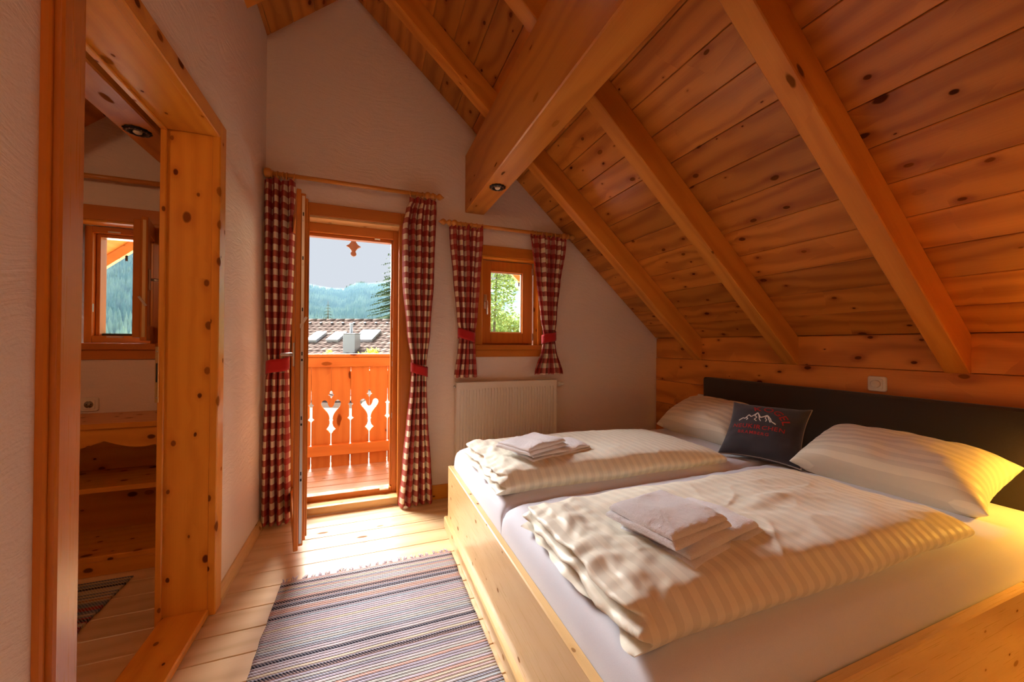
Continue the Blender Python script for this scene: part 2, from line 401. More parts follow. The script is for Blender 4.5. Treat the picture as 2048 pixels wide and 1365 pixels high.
# roof slabs and boards
BW = 0.178
OV = D+0.30
for side, nm in ((1, 'ceiling_right'), (-1, 'ceiling_left')):
    ln = (XR-RX)/cos(ANG)
    # deck (thick slab above the boards), overhanging the balcony
    sl = [(0, 0.03), (ln+0.75, 0.03), (ln+0.75, 0.22), (0.0, 0.22)]
    Vv = []
    def slope_pt(s, h): return (RX + side*(s*cos(ANG) + h*sin(ANG)), RZ - s*sin(ANG) + h*cos(ANG))
    poly = [slope_pt(s, h) for s, h in sl]
    if side < 0: poly = poly[::-1]
    dk = prism(nm, poly, [], 'y', YB-0.1, 4.42, W_BALC, None, 'y')
    tag(dk, ('orange pine boarded ceiling slope over the bed' if side > 0 else 'orange pine boarded ceiling slope left of the ridge'), 'ceiling', kind='structure')
    nrow = int(ln/BW)+1
    for k in range(nrow):
        s1 = ln - k*BW; s0 = max(s1-BW, 0.0)
        sm = (s0+s1)/2; L = s1-s0-0.0022
        cx, cz = slope_pt(sm, 0.009)
        box('ceiling_board', cx-L/2, cx+L/2, YB, D+0.30, cz-0.009, cz+0.009, W_CEIL, dk, 'y', 0.0028, (0, side*ANG, 0))
    # rafters
    for ry in ([-1.39, -0.63, 0.13, 0.887, 1.647, 2.414] if side > 0 else [-1.39, -0.63, 0.13, 0.887, 1.647, 2.414]):
        th = 0.19
        pts = [(XR+0.02, KZ+0.0-TS*0.02), (XR+0.02, KZ-th-TS*0.02+0.0), (RX, RZ-th), (RX, RZ)]
        pts = [(RX+side*(p[0]-RX), p[1]) for p in pts]
        if side < 0: pts = pts[::-1]
        cx, cz = (pts[0][0]+pts[2][0])/2, (pts[0][1]+pts[2][1])/2
        # mesh in rafter-local axes so that the grain runs along the slope
        key = ('rafter', side)
        if key not in CACHE:
            bm = bmesh.new(); lo = [bm.verts.new((p[0]-cx, -0.045, p[1]-cz)) for p in pts]; hi = [bm.verts.new((p[0]-cx, 0.045, p[1]-cz)) for p in pts]
            bm.faces.new(lo); bm.faces.new(hi[::-1])
            for i in range(4): bm.faces.new([lo[i], lo[(i+1) % 4], hi[(i+1) % 4], hi[i]])
            bmesh.ops.bevel(bm, geom=bm.edges[:], offset=0.004, segments=1, affect='EDGES')
            me = from_bm('rafter', bm, W_BEAM, None)
            at = me.attributes.new('gr', 'FLOAT_VECTOR', 'POINT'); b = []
            for v in me.vertices:
                b += [v.co.x*cos(ANG)-side*v.co.z*sin(ANG), v.co.y, side*v.co.x*sin(ANG)+v.co.z*cos(ANG)]
            at.data.foreach_set('vector', b); CACHE[key] = me
        r = link('rafter', CACHE[key], dk, (cx, ry+0.045, cz))
# purlin beams
def beam(x0, x1, z0, z1, y0, y1, label):
    o = box('beam', x0, x1, y0, y1, z0, z1, W_BEAM, None, 'y', 0.006)
    return tag(o, label, 'beam', 'roof purlins', 'structure')
beam(0.722, 0.882, 2.243, 2.70, YB, D-0.001, 'thick pine roof beam crossing above the bed with a black spotlight')
beam(-1.14, -0.98, 2.243, 2.70, YB, D-0.001, 'thick pine roof beam in the next room seen through the doorway')
# baseboards
o = prism('baseboard_left', [(XL, 0), (XL+0.026, 0), (XL+0.026, 0.022), (XL+0.018, 0.045), (XL+0.006, 0.055), (XL, 0.055)], [], 'y', DY1+0.08, D, W_BED, None, 'y')
tag(o, 'rounded pine skirting strip along the partition wall', 'baseboard', kind='structure')
o = box('baseboard_far', 0.318, XR, D-0.018, D, 0.0, 0.108, W_JAMB, None, 'x', 0.003)
tag(o, 'orange pine skirting board under the radiator wall', 'baseboard', kind='structure')
o = box('baseboard_near', XL, XL+0.02, YB, DY0-0.07, 0.0, 0.055, W_BED, None, 'y', 0.003)
tag(o, 'pine skirting strip on the wall before the doorway', 'baseboard', kind='structure')

# ------------------------------------------------------------------ doorway (door_2)
d2 = thing('door_2', 'knotty orange pine doorway lining opening to the next room', 'doorway', (XL, 1.6, 0), kind='structure')
box('far_lining', XP-0.004, XL, DY1, DY1+0.02, 0, DZ, W_JAMB, d2, 'z', 0.003)
box('near_lining', XP-0.004, XL, DY0-0.02, DY0, 0, DZ, W_JAMB, d2, 'z', 0.003)
box('head_lining', XP-0.004, XL, DY0-0.02, DY1+0.02, DZ, DZ+0.02, W_JAMB, d2, 'y', 0.003)
box('stop_strip', XP+0.0, XP+0.022, DY1-0.012, DY1, 0, DZ, W_JAMB, d2, 'z', 0.003)
box('stop_strip', XP+0.0, XP+0.022, DY0, DY1, DZ-0.012, DZ, W_JAMB, d2, 'y', 0.003)
box('far_casing', XL-0.004, XL+0.028, DY1-0.002, DY1+0.072, 0, DZ+0.072, W_JAMB, d2, 'z', 0.004)
box('near_casing', XL-0.004, XL+0.030, DY0-0.068, DY0+0.002, 0, DZ+0.072, W_CASE, d2, 'z', 0.004)
box('near_casing_edge', XL-0.003, XL+0.016, DY0-0.080, DY0-0.068, 0, DZ+0.07, W_FRAME, d2, 'z', 0.005)
box('head_casing', XL-0.004, XL+0.028, DY0-0.002, DY1+0.002, DZ-0.002, DZ+0.072, W_JAMB, d2, 'y', 0.004)
box('sill', XP+0.02, XL+0.004, DY0, DY1, 0, 0.034, W_JAMB, d2, 'y', 0.005)
for (z0, z1) in ((0.945, 1.18),):
    pl = box('strike_plate', XP-0.006, XP+0.006, DY1-0.0155, DY1-0.012, z0, z1, BRASS, d2, 'z', 0.001)
    box('strike_slot', XP-0.003, XP+0.003, DY1-0.0165, DY1-0.0150, 1.03, 1.11, DARK, pl, 'z', 0.0005)
    for zz_ in (0.965, 1.16):
        me = lathe_mesh('screw', [(-0.001, 0.003), (0.001, 0.003)], 'y', STEEL, 8); link('screw', me, pl, (XP, DY1-0.016, zz_))

# ------------------------------------------------------------------ balcony door (door_1)
d1 = thing('door_1', 'balcony door standing open with stained spruce frame and glazed leaf', 'door', (-0.13, D, 0), kind='structure')
box('wall_casing', -0.575, -0.50, D-0.012, D+0.01, 0, 2.172, W_FRAME, d1, 'z', 0.003)
box('wall_casing', 0.235, 0.312, D-0.012, D+0.01, 0, 2.172, W_FRAME, d1, 'z', 0.003)
box('head_casing', -0.50, 0.235, D-0.012, D+0.01, 2.085, 2.172, W_FRAME, d1, 'x', 0.003)
box('reveal_lining', -0.50, -0.485, D-0.008, 3.06, 0, 2.085, W_FRAME, d1, 'z', 0.002)
box('reveal_lining', 0.222, 0.237, D-0.008, 3.06, 0, 2.085, W_FRAME, d1, 'z', 0.002)
box('reveal_head', -0.485, 0.222, D-0.008, 3.06, 2.068, 2.085, W_BED, d1, 'x', 0.002)
# fixed frame, stepped
for (x0, x1) in ((-0.485, -0.445), (0.187, 0.222)):
    box('frame_jamb', x0, x1, 3.055, 3.13, 0.0, 2.07, W_FRAME, d1, 'z', 0.003)
box('frame_step', 0.172, 0.19, 3.085, 3.14, 0.10, 2.0, W_FRAME, d1, 'z', 0.003)
box('frame_step', -0.445, -0.43, 3.085, 3.14, 0.10, 2.0, W_FRAME, d1, 'z', 0.003)
box('frame_head', -0.445, 0.187, 3.055, 3.13, 2.0, 2.07, W_FRAME, d1, 'x', 0.003)
box('frame_head_step', -0.43, 0.172, 3.085, 3.14, 1.978, 2.0, W_FRAME, d1, 'x', 0.003)
# threshold
box('threshold_step', -0.485, 0.232, D-0.006, 3.06, -0.0, 0.055, W_BED, d1, 'x', 0.003)
box('threshold_rail', -0.445, 0.187, 3.055, 3.13, 0.0, 0.095, W_FRAME, d1, 'x', 0.004)
box('weather_bar', -0.43, 0.172, 3.125, 3.165, 0.04, 0.082, DARK, d1, 'x', 0.003)
box('keep_plate', 0.10, 0.165, 3.048, 3.056, 0.082, 0.094, STEEL, d1, 'x', 0.001)
box('keep_plate', 0.05, 0.09, 3.050, 3.057, 1.986, 1.996, STEEL, d1, 'x', 0.001)
for z0, z1 in ((1.10, 1.21), (1.32, 1.38), (0.62, 0.66), (1.02, 1.06)):
    box('keep_plate', 0.184, 0.188, 3.062, 3.08, z0, z1, STEEL, d1, 'z', 0.001)
# leaf, opened ~100 degrees into the room; local x: hinge -> lock edge, local y: room face (0) -> outer face
LW, z0, z1 = 0.735, 0.082, 2.03
la = atan2(2.302-3.03, -0.356+0.495)
bm = bmesh.new()
def leafbar(a0, a1, c0, c1):
    bm_box(bm, a0, a1, -0.0, 0.022, c0, c1, 0.003)                                  # flange on the room side
leafbar(0, 0.095, z0, z1); leafbar(LW-0.095, LW, z0, z1); leafbar(0.095, LW-0.095, z1-0.10, z1); leafbar(0.095, LW-0.095, z0, z0+0.13)
def leafcore(a0, a1, c0, c1, b0, b1): bm_box(bm, a0, a1, b0, b1, c0, c1, 0.003)
for b0, b1, ins in ((0.022, 0.045, 0.016), (0.045, 0.058, 0.034), (0.058, 0.066, 0.048)):
    leafcore(ins, 0.095, z0+ins, z1-ins, b0, b1); leafcore(LW-0.095, LW-ins, z0+ins, z1-ins, b0, b1)
    leafcore(0.095, LW-0.095, z1-0.10, z1-ins, b0, b1); leafcore(0.095, LW-0.095, z0+ins, z0+0.13, b0, b1)
hinge = Vector((-0.495, 3.03, 0))
leaf = link('leaf', from_bm('leaf', bm, W_FRAME, 'z'), d1, hinge, (0, 0, la))
box('glass_pane', 0.09, LW-0.09, 0.028, 0.038, z0+0.12, z1-0.09, GLASS, leaf, 'x', 0.0, local=True)
box('lock_strip', LW-0.018, LW-0.0150, 0.026, 0.040, z0+0.03, z1-0.03, STEEL, leaf, 'z', 0.0005, local=True)
for zc in (0.45, 0.75, 1.1, 1.34, 1.62, 1.86):
    box('lock_bolt', LW-0.0155, LW-0.008, 0.029, 0.037, zc, zc+0.012, IRON if zc < 1.3 else STEEL, leaf, 'z', 0.001, local=True)
    box('lock_slot', LW-0.0155, LW-0.0145, 0.030, 0.036, zc+0.03, zc+0.05, DARK, leaf, 'z', 0.0, local=True)
bm = bmesh.new(); bm_box(bm, -0.0015, 0.0015, -0.007, 0.007, -0.035, 0.035, 0.001)
link('lift_catch', from_bm('lift_catch', bm, STEEL), leaf, (LW-0.0115, 0.036, 1.31), (radians(-30), 0, 0), True)
hp = box('handle_plate', LW-0.062, LW-0.034, -0.009, 0.0, 1.07, 1.20, STEEL, leaf, 'z', 0.003, local=True)
bm = bmesh.new(); tube_bm(bm, [(0, -0.004, 0), (0, -0.045, 0), (-0.012, -0.055, 0), (-0.12, -0.055, -0.002)], [0.010, 0.009, 0.009, 0.008], 10)
link('handle', from_bm('handle', bm, STEEL, 'x', True), hp, (0, 0, 0), None, True)

# ------------------------------------------------------------------ windows
def casement(prefix, root, x0, x1, z0, z1, y, swing=None, hinge_right=True):
    bm = bmesh.new(); s = 0.088
    def bars(a0, a1, c0, c1, s, y0, y1):
        bm_box(bm, a0, a0+s, y0, y1, c0, c1, 0.003); bm_box(bm, a1-s, a1, y0, y1, c0, c1, 0.003)
        bm_box(bm, a0+s, a1-s, y0, y1, c1-s, c1, 0.003); bm_box(bm, a0+s, a1-s, y0, y1, c0, c0+s*1.0, 0.003)
    wd = x1-x0
    bars(-wd, 0, z0, z1, s, 0, 0.03); bars(-wd+.016, -.016, z0+.016, z1-.016, s-.016, 0.03, 0.062)
    sash = link('sash', from_bm('sash', bm, W_FRAME, 'z'), root, (x1, y, 0), (0, 0, swing or 0))
    box('glass_pane', -wd+s-.006, -s+.006, 0.034, 0.044, z0+s-.006, z1-s+.006, GLASS, sash, 'x', 0.0, local=True)
    bm = bmesh.new(); e = 0.009
    bm_box(bm, -wd+s, -wd+s+e, 0.024, 0.034, z0+s, z1-s); bm_box(bm, -s-e, -s, 0.024, 0.034, z0+s, z1-s)
    bm_box(bm, -wd+s, -s, 0.024, 0.034, z0+s, z0+s+e); bm_box(bm, -wd+s, -s, 0.024, 0.034, z1-s-e, z1-s)
    link('glazing_bead', from_bm('glazing_bead', bm, PLAST), sash, (0, 0, 0), None, True)
    hp = box('handle_plate', -wd+0.028, -wd+0.052, -0.008, 0.0, (z0+z1)/2-0.06, (z0+z1)/2+0.06, STEEL, sash, 'z', 0.002, local=True)
    bm = bmesh.new(); tube_bm(bm, [(0, -0.004, 0), (0, -0.04, 0), (0.0, -0.048, -0.01), (0, -0.048, -0.11)], 0.008, 8)
    link('handle', from_bm('handle', bm, STEEL, 'x', True), hp, (0, 0, 0), None, True)
    if swing:
        box('lock_strip', -wd-0.0015, -wd+0.001, 0.008, 0.022, z0+0.02, z1-0.02, BRASS, sash, 'z', 0.0005, local=True)
        bm = bmesh.new(); bm_box(bm, -0.0015, 0.0015, -0.006, 0.006, -0.03, 0.03, 0.001)
        link('lift_catch', from_bm('lift_catch', bm, STEEL), sash, (-wd-0.003, 0.02, z0+0.22), (radians(-30), 0, 0), True)
    return sash
def window(n, x0, x1, lab, swing=None):
    r = thing('window_%d' % n, lab, 'window', ((x0+x1)/2, D, 1.19), kind='structure')
    box('head_casing', x0-0.055, x1+0.03, D-0.012, D+0.01, 1.915, 2.0, W_FRAME, r, 'x', 0.003)
    box('side_casing', x0-0.055, x0, D-0.012, D+0.01, 1.19, 1.915, W_FRAME, r, 'z', 0.003)
    box('side_casing', x1, x1+0.03, D-0.012, D+0.01, 1.19, 1.915, W_FRAME, r, 'z', 0.003)
    box('sill', x0-0.06, x1+0.03, D-0.03, 3.04, 1.15, 1.19, W_FRAME, r, 'x', 0.004)
    box('sill_apron', x0-0.06, x1+0.03, D-0.014, D+0.005, 1.093, 1.15, W_FRAME, r, 'x', 0.003)
    box('reveal_lining', x0, x0+0.012, D-0.006, 3.04, 1.19, 1.915, W_JAMB, r, 'z', 0.002)
    box('reveal_lining', x1-0.012, x1, D-0.006, 3.04, 1.19, 1.915, W_JAMB, r, 'z', 0.002)
    box('reveal_head', x0+0.012, x1-0.012, D-0.006, 3.04, 1.903, 1.915, W_JAMB, r, 'x', 0.002)
    y0 = 3.062
    box('frame_jamb', x0+0.012, x0+0.048, y0, y0+0.09, 1.19, 1.905, W_FRAME, r, 'z', 0.003)
    box('frame_jamb', x1-0.048, x1-0.012, y0, y0+0.09, 1.19, 1.905, W_FRAME, r, 'z', 0.003)
    box('frame_head', x0+0.048, x1-0.048, y0, y0+0.09, 1.865, 1.905, W_FRAME, r, 'x', 0.003)
    box('frame_rail', x0+0.048, x1-0.048, y0, y0+0.09, 1.19, 1.235, W_FRAME, r, 'x', 0.003)
    if swing:
        for a, b, c, d_ in ((x0+0.048, x0+0.068, 1.235, 1.865), (x1-0.068, x1-0.048, 1.235, 1.865)):
            box('frame_step', a, b, y0+0.035, y0+0.10, c, d_, W_FRAME, r, 'z', 0.003)
        box('frame_step', x0+0.068, x1-0.068, y0+0.035, y0+0.10, 1.845, 1.865, W_FRAME, r, 'x', 0.003)
        box('weather_bar', x0+0.068, x1-0.068, y0+0.06, y0+0.10, 1.235, 1.25, DARK, r, 'x', 0.002)
        box('keep_plate', x0+0.12, x0+0.18, y0-0.004, y0+0.004, 1.869, 1.878, STEEL, r, 'x', 0.001)
        box('keep_plate', x0+0.12, x0+0.20, y0-0.004, y0+0.004, 1.224, 1.232, STEEL, r, 'x', 0.001)
        box('keep_plate', x0+0.046, x0+0.049, y0+0.006, y0+0.02, 1.38, 1.43, STEEL, r, 'z', 0.001)
        casement('w', r, x0+0.02, x1-0.02, 1.205, 1.898, 3.035, swing)
    else:
        sh = casement('w', r, x0+0.02, x1-0.03, 1.205, 1.898, 3.03)
        for zc in (1.26, 1.83):
            box('hinge', -0.002, 0.012, -0.004, 0.014, zc-0.03, zc+0.03, STEEL, sh, 'z', 0.003, local=True)
    return r
window(1, 0.86, 1.375, 'small stained spruce window above the radiator, closed')
window(2, -1.61, -1.22, 'small spruce window in the next room with its sash swung inward', radians(106))

# ------------------------------------------------------------------ curtain rods and curtains
RY = 2.872
RINGM = torus_mesh('curtain_ring', 0.0215, 0.004, W_ROD, 'x')
def finial_prof(s):   # from rod end outward (s=+1 right / -1 left)
    pr = [(0, 0.012), (0.006, 0.020), (0.016, 0.026), (0.027, 0.026), (0.040, 0.020), (0.044, 0.014), (0.052, 0.020), (0.062, 0.024), (0.073, 0.020), (0.080, 0.011), (0.088, 0.010), (0.096, 0.019), (0.108, 0.025), (0.120, 0.021), (0.134, 0.009), (0.146, 0.003)]
    return [(s*a, b) for a, b in pr]
def rod(name, x0, x1, z, ends, label, hook):
    r = thing('curtain_rod', label, 'curtain rod', ((x0+x1)/2, D, z), 'turned wooden curtain rods')
    link('pole', lathe_mesh('pole', [((x0-x1)/2, 0.0145), ((x1-x0)/2, 0.0145)], 'x', W_ROD), r, ((x0+x1)/2, RY, z))
    for e, x, s in ((ends[0], x0, -1), (ends[1], x1, 1)):
        if e == 'bead': link('finial', lathe_mesh('finial', finial_prof(s), 'x', W_ROD), r, (x, RY, z))
        else: link('finial', lathe_mesh('finial', [(s*a, b) for a, b in ((-0.004, 0.0125), (0.0, 0.024), (0.012, 0.030), (0.028, 0.031), (0.040, 0.026), (0.043, 0.012))], 'x', W_ROD), r, (x, RY, z))
    for x in hook:
        tube('bracket', [(x, D, z-0.012), (x, RY+0.02, z-0.014), (x, RY, z-0.014)], 0.008, W_ROD, r, 8, loc=(x, D, z-0.012))
    return r
rod('door', -0.590, 0.395, 2.308, ('cap', 'bead'), 'long wooden curtain rod above the balcony door with a beaded right end', (-0.57, 0.36))
rod('win', 0.645, 1.545, 2.125, ('bead', 'bead'), 'short wooden curtain rod above the small window', (0.62, 1.53))
rod('nxt', -1.95, -1.02, 2.143, ('bead', 'bead'), 'wooden curtain rod over the window in the next room', (-1.9, -1.05))

def interp(keys, t):
    if t >= keys[0][0]: return keys[0][1:]
    for a, b in zip(keys, keys[1:]):
        if a[0] >= t >= b[0]:
            f = (a[0]-t)/(a[0]-b[0]); f = f*f*(3-2*f)*0.6+f*0.4
            return [p+(q-p)*f for p, q in zip(a[1:], b[1:])]
    return keys[-1][1:]
def curtain(keys, ztop, zbot, tie, nf, cw, label, group, seed, nrings, side, rodz, lean=0.0):
    """keys: (z, left x, right x, fold amplitude) from top to bottom"""
    rnd = random.Random(seed)
    nx, nz = 26*nf//2*2, int((ztop-zbot)/0.014)
    zs = [ztop+0.028-(ztop+0.028-zbot)*j/nz for j in range(nz+1)]
    zs = sorted(set(zs+[ztop]), reverse=True)
    V, U, Fc = [], [], []
    ph = rnd.random()*6; jit = [rnd.uniform(0.6, 1.25) for _ in range(nf+2)]; sh = [rnd.uniform(-0.28, 0.28) for _ in range(nf+2)]
    for z in zs:
        xl, xr, am = interp(keys, z)
        for i in range(nx+1):
            s = i/nx; k = s*nf; ki = int(k); fr = k-ki
            a = am*(jit[ki]*(1-fr)+jit[ki+1]*fr); pz = sh[ki]*(1-fr)+sh[ki+1]*fr
            g = (z-zbot)/(ztop-zbot)
            th = 2*pi*k + ph + pz*4*(1-abs(2*g-1)) + 0.8*noise.noise((z*1.5, seed, s*2))
            tw = 1.0
            yy_ = RY + a*sin(th) + 0.25*a*sin(2*th+1) + 0.010*noise.noise((s*4, z*2.2, seed))
            x = xl+(xr-xl)*s + 0.28*a*cos(th)*min(1, (xr-xl)/0.16) + 0.004*noise.noise((s*6, z*3, seed+9))
            if z > ztop-0.001: # ruffled heading
                yy_ += 0.006*sin(2*pi*k*2.0); x += 0.0
            hem = 0.008*sin(th+0.7) if z <= zbot+1e-6 else 0
            hx = 0.010*sin(th*0.5+seed) if z > ztop+0.018 else 0
            V.append(Vector((x, yy_, z+hem+hx))); U.append((s*cw, z))
    n = nx+1
    for j in range(len(zs)-1):
        for i in range(nx): Fc.append([j*n+i, j*n+i+1, (j+1)*n+i+1, (j+1)*n+i])
    base = Vector(((keys[-1][1]+keys[-1][2])/2, RY, zbot))
    r = thing('curtain', label, 'curtain', base, group)
    link('cloth', mesh_from('cloth', [v-base for v in V], Fc, GINGHAM, None, True, U), r, base)
    # tie band
    tz, th_ = tie; xl, xr, am = interp(keys, tz); xc, hw = (xl+xr)/2, (xr-xl)/2+0.010
    Vb, Fb, m = [], [], 36
    for j in range(5):
        z = tz-th_/2+th_*j/4
        for i in range(m):
            A = 2*pi*i/m
            bx = hw*(1+0.02*noise.noise((A, z*20, seed)))*(abs(cos(A))**0.7)*(1 if cos(A) > 0 else -1); by = (am*1.15+0.016)*(abs(sin(A))**0.8)*(1 if sin(A) > 0 else -1)
            Vb.append(Vector((xc+bx, RY+by, z+0.018*side*cos(A)+0.004*sin(A*2))))
    for j in range(4):
        for i in range(m): Fb.append([j*m+i, j*m+(i+1) % m, (j+1)*m+(i+1) % m, (j+1)*m+i])
    c0 = Vector((xc, RY, tz))
    tb = link('tie_band', mesh_from('tie_band', [v-c0 for v in Vb], Fb, REDCLOTH, None, True), r, c0)
    md = tb.modifiers.new('thick', 'SOLIDIFY'); md.thickness = 0.004
    xl, xr, am = keys[0][1:]
    for i in range(nrings):
        x = xl+0.012+(xr-xl-0.024)*i/(nrings-1)+rnd.uniform(-0.008, 0.008)
        link('ring', RINGM, r, (x, RY, rodz-0.0065), (0, rnd.uniform(-0.12, 0.12), rnd.uniform(-0.35, 0.35)))
    return r
G1 = 'gingham curtains of the balcony door'; G2 = 'gingham curtains of the small window'
curtain([(2.245, -0.630, -0.452, 0.016), (2.16, -0.632, -0.450, 0.026), (1.86, -0.630, -0.456, 0.028), (1.45, -0.624, -0.462, 0.028), (1.14, -0.608, -0.480, 0.024), (1.05, -0.602, -0.485, 0.022), (0.95, -0.615, -0.478, 0.026), (0.5, -0.628, -0.470, 0.030), (0.02, -0.632, -0.462, 0.032)],
        2.245, 0.02, (1.05, 0.085), 4, 0.56, 'long red gingham curtain squeezed between partition wall and open door leaf', G1, 3, 6, 1, 2.308)
curtain([(2.25, 0.285, 0.482, 0.014), (2.20, 0.262, 0.484, 0.022), (2.06, 0.238, 0.482, 0.030), (1.66, 0.244, 0.472, 0.030), (1.30, 0.278, 0.448, 0.026), (1.02, 0.313, 0.418, 0.022), (0.9, 0.305, 0.424, 0.026), (0.6, 0.279, 0.434, 0.032), (0.3, 0.250, 0.455, 0.036), (0.02, 0.224, 0.470, 0.036)],
        2.25, 0.02, (1.005, 0.07), 5, 0.62, 'long red gingham curtain right of the balcony door, flaring at the floor', G1, 8, 5, -1, 2.308)
curtain([(2.087, 0.578, 0.846, 0.012), (2.03, 0.580, 0.842, 0.022), (1.70, 0.612, 0.820, 0.024), (1.40, 0.642, 0.798, 0.022), (1.26, 0.664, 0.782, 0.018), (1.15, 0.652, 0.786, 0.022), (0.945, 0.622, 0.796, 0.028)],
        2.087, 0.945, (1.265, 0.075), 5, 0.60, 'short red gingham curtain left of the small window, tied with a red band', G2, 15, 7, -1, 2.125)
curtain([(2.087, 1.256, 1.592, 0.012), (2.03, 1.262, 1.585, 0.022), (1.74, 1.302, 1.545, 0.024), (1.42, 1.348, 1.512, 0.022), (1.26, 1.380, 1.488, 0.018), (1.17, 1.362, 1.500, 0.022), (0.955, 1.290, 1.566, 0.028)],
        2.087, 0.955, (1.255, 0.075), 6, 0.66, 'short red gingham curtain right of the small window, under the sloping ceiling', G2, 24, 8, 1, 2.125)

# ------------------------------------------------------------------ radiator
rd = thing('radiator', 'cream ribbed panel radiator on the wall below the small window', 'radiator', (1.07, D, 0.12))
x0, x1, yf, z0, z1 = 0.650, 1.510, 2.872, 0.16, 0.895
prof = []
nr = 33; px = (x1-x0-0.04)/nr; xx = x0+0.02
V, Fc = [], []
row = [(x0, 0.0)]
for i in range(nr):
    a = x0+0.02+i*px
    row += [(a+px*0.12, 0.0), (a+px*0.26, 0.0085), (a+px*0.52, 0.0085), (a+px*0.66, 0.0)]
row += [(x1, 0.0)]
for zc, k in ((z1, 0), (z1-0.045, 0), (z1-0.062, 1), (z0+0.06, 1), (z0+0.045, 0), (z0, 0)):
    for a, dpt in row: V.append((a-1.08, (dpt*k), zc-0.5))
n = len(row)
for j in range(5):
    for i in range(n-1): Fc.append([j*n+i, j*n+i+1, (j+1)*n+i+1, (j+1)*n+i])
link('front_panel', mesh_from('front_panel', V, Fc, ENAMEL), rd, (1.08, yf, 0.5))
box('back_panel', x0+0.01, x1-0.01, yf+0.045, yf+0.060, z0, z1-0.01, ENAMEL, rd, 'x', 0.003)
box('side_cover', x0-0.004, x0+0.004, yf-0.002, yf+0.062, z0-0.004, z1+0.004, ENAMEL, rd, 'z', 0.002)
box('side_cover', x1-0.004, x1+0.004, yf-0.002, yf+0.062, z0-0.004, z1+0.004, ENAMEL, rd, 'z', 0.002)
gr_ = box('top_grille', x0+0.004, x1-0.004, yf-0.001, yf+0.06, z1-0.004, z1+0.004, ENAMEL, rd, 'x', 0.002)
vl = link('valve', lathe_mesh('valve', [(0, 0.012), (0.010, 0.012), (0.011, 0.020), (0.040, 0.022), (0.045, 0.015), (0.075, 0.013), (0.08, 0.010)], 'x', PLAST), rd, (x1+0.004, yf+0.035, z1-0.035))
link('vent_plug', lathe_mesh('vent_plug', [(0, 0.011), (-0.012, 0.011), (-0.014, 0.006)], 'x', STEEL), rd, (x0-0.004, yf+0.035, z1-0.03))
for x in (x0+0.06, x1-0.06): box('foot', x-0.01, x+0.01, yf+0.062, D, z0+0.05, z0+0.12, STEEL, rd, 'z', 0.001)

# ------------------------------------------------------------------ bed
bed = thing('bed', 'wide pale spruce double bed with a dark upholstered headboard', 'bed', (1.5, 1.5, 0))
BX0, BY0, BY1, BZ = 0.503, 0.562, 2.462, 0.402
box('footboard', BX0, BX0+0.030, BY0, BY1, 0.05, BZ, W_BED, bed, 'y', 0.004)
box('plinth', BX0-0.022, BX0+0.03, BY0-0.022, BY1+0.02, 0.0, 0.07, W_BED, bed, 'y', 0.006)
box('side_rail', BX0+0.03, 2.60, BY0, BY0+0.028, 0.05, BZ, W_BED, bed, 'x', 0.004)
box('side_rail', BX0+0.03, 2.60, BY1-0.028, BY1, 0.05, BZ, W_BED, bed, 'x', 0.004)
box('side_plinth', BX0+0.03, 2.60, BY0-0.022, BY0+0.02, 0.0, 0.07, W_BED, bed, 'x', 0.006)
box('base_board', BX0+0.03, 2.60, BY0+0.028, BY1-0.028, 0.16, 0.20, W_BED, bed, 'x', 0.0)
hb = box('headboard', 2.582, XR-0.001, 0.10, 2.352, 0.05, 0.937, HEADM, bed, 'y', 0.012)

def resample(pts, n):
    L = [0]
    for a, b in zip(pts, pts[1:]): L.append(L[-1]+sqrt((a[0]-b[0])**2+(a[1]-b[1])**2))
    out = []; j = 0
    for i in range(n+1):
        t = L[-1]*i/n
        while j < len(L)-2 and L[j+1] < t: j += 1
        f = (t-L[j])/max(L[j+1]-L[j], 1e-9); a, b = pts[j], pts[j+1]
        out.append((a[0]+(b[0]-a[0])*f, a[1]+(b[1]-a[1])*f))
    return out
def superprof(n, e):
    P = []
    for i in range(801):
        a = pi-pi*i/800; c, s = cos(a), sin(a)
        P.append(((1 if c > 0 else -1)*abs(c)**(2/e), max(s, 0)**(2/e)))
    return resample(P, n)
def aspect_prof(n, e, w_, h_):
    P = []
    for i in range(801):
        a = pi-pi*i/800; c, s = cos(a), sin(a)
        P.append(((1 if c > 0 else -1)*abs(c)**(2/e)*w_, max(s, 0)**(2/e)*h_))
    return [(a/w_, b/h_) for a, b in resample(P, n)]
def soft_slab(name, x0, x1, y0, y1, zb, T, mat, parent, nx, ny, ex=8, ey=5, disp=None, uvswap=False, thick=None):
    """pillowy slab, closed underneath. x profile gives height factor at the ends, y profile the cross-section."""
    px_ = aspect_prof(nx, ex, (x1-x0)/2, T); py_ = aspect_prof(ny, ey, (y1-y0)/2, T)
    xc, yc = (x0+x1)/2, (y0+y1)/2; base = Vector((xc, yc, zb))
    V, U, Fc = [], [], []
    acc = 0; lx = None
    for i, (a, ha) in enumerate(px_):
        for j, (b, hb_) in enumerate(py_):
            t = T*(thick(a, b) if thick else 1.0)
            p = Vector((xc+a*(x1-x0)/2, yc+b*(y1-y0)/2, zb+t*ha*hb_))
            if disp: p += disp(p, a, b, ha*hb_)
            V.append(p-base); uu = (acc, p.y)
            U.append((p.x, p.y) if not uvswap else (p.y, p.x))
    n = ny+1
    for i in range(nx):
        for j in range(ny): Fc.append([i*n+j, (i+1)*n+j, (i+1)*n+j+1, i*n+j+1])
    # flat underside
    m = len(V); 
    V2 = [Vector((v.x, v.y, min(0, v.z))) for v in V]
    return link(name, mesh_from(name, V, Fc, mat, None, True, U), parent, base)

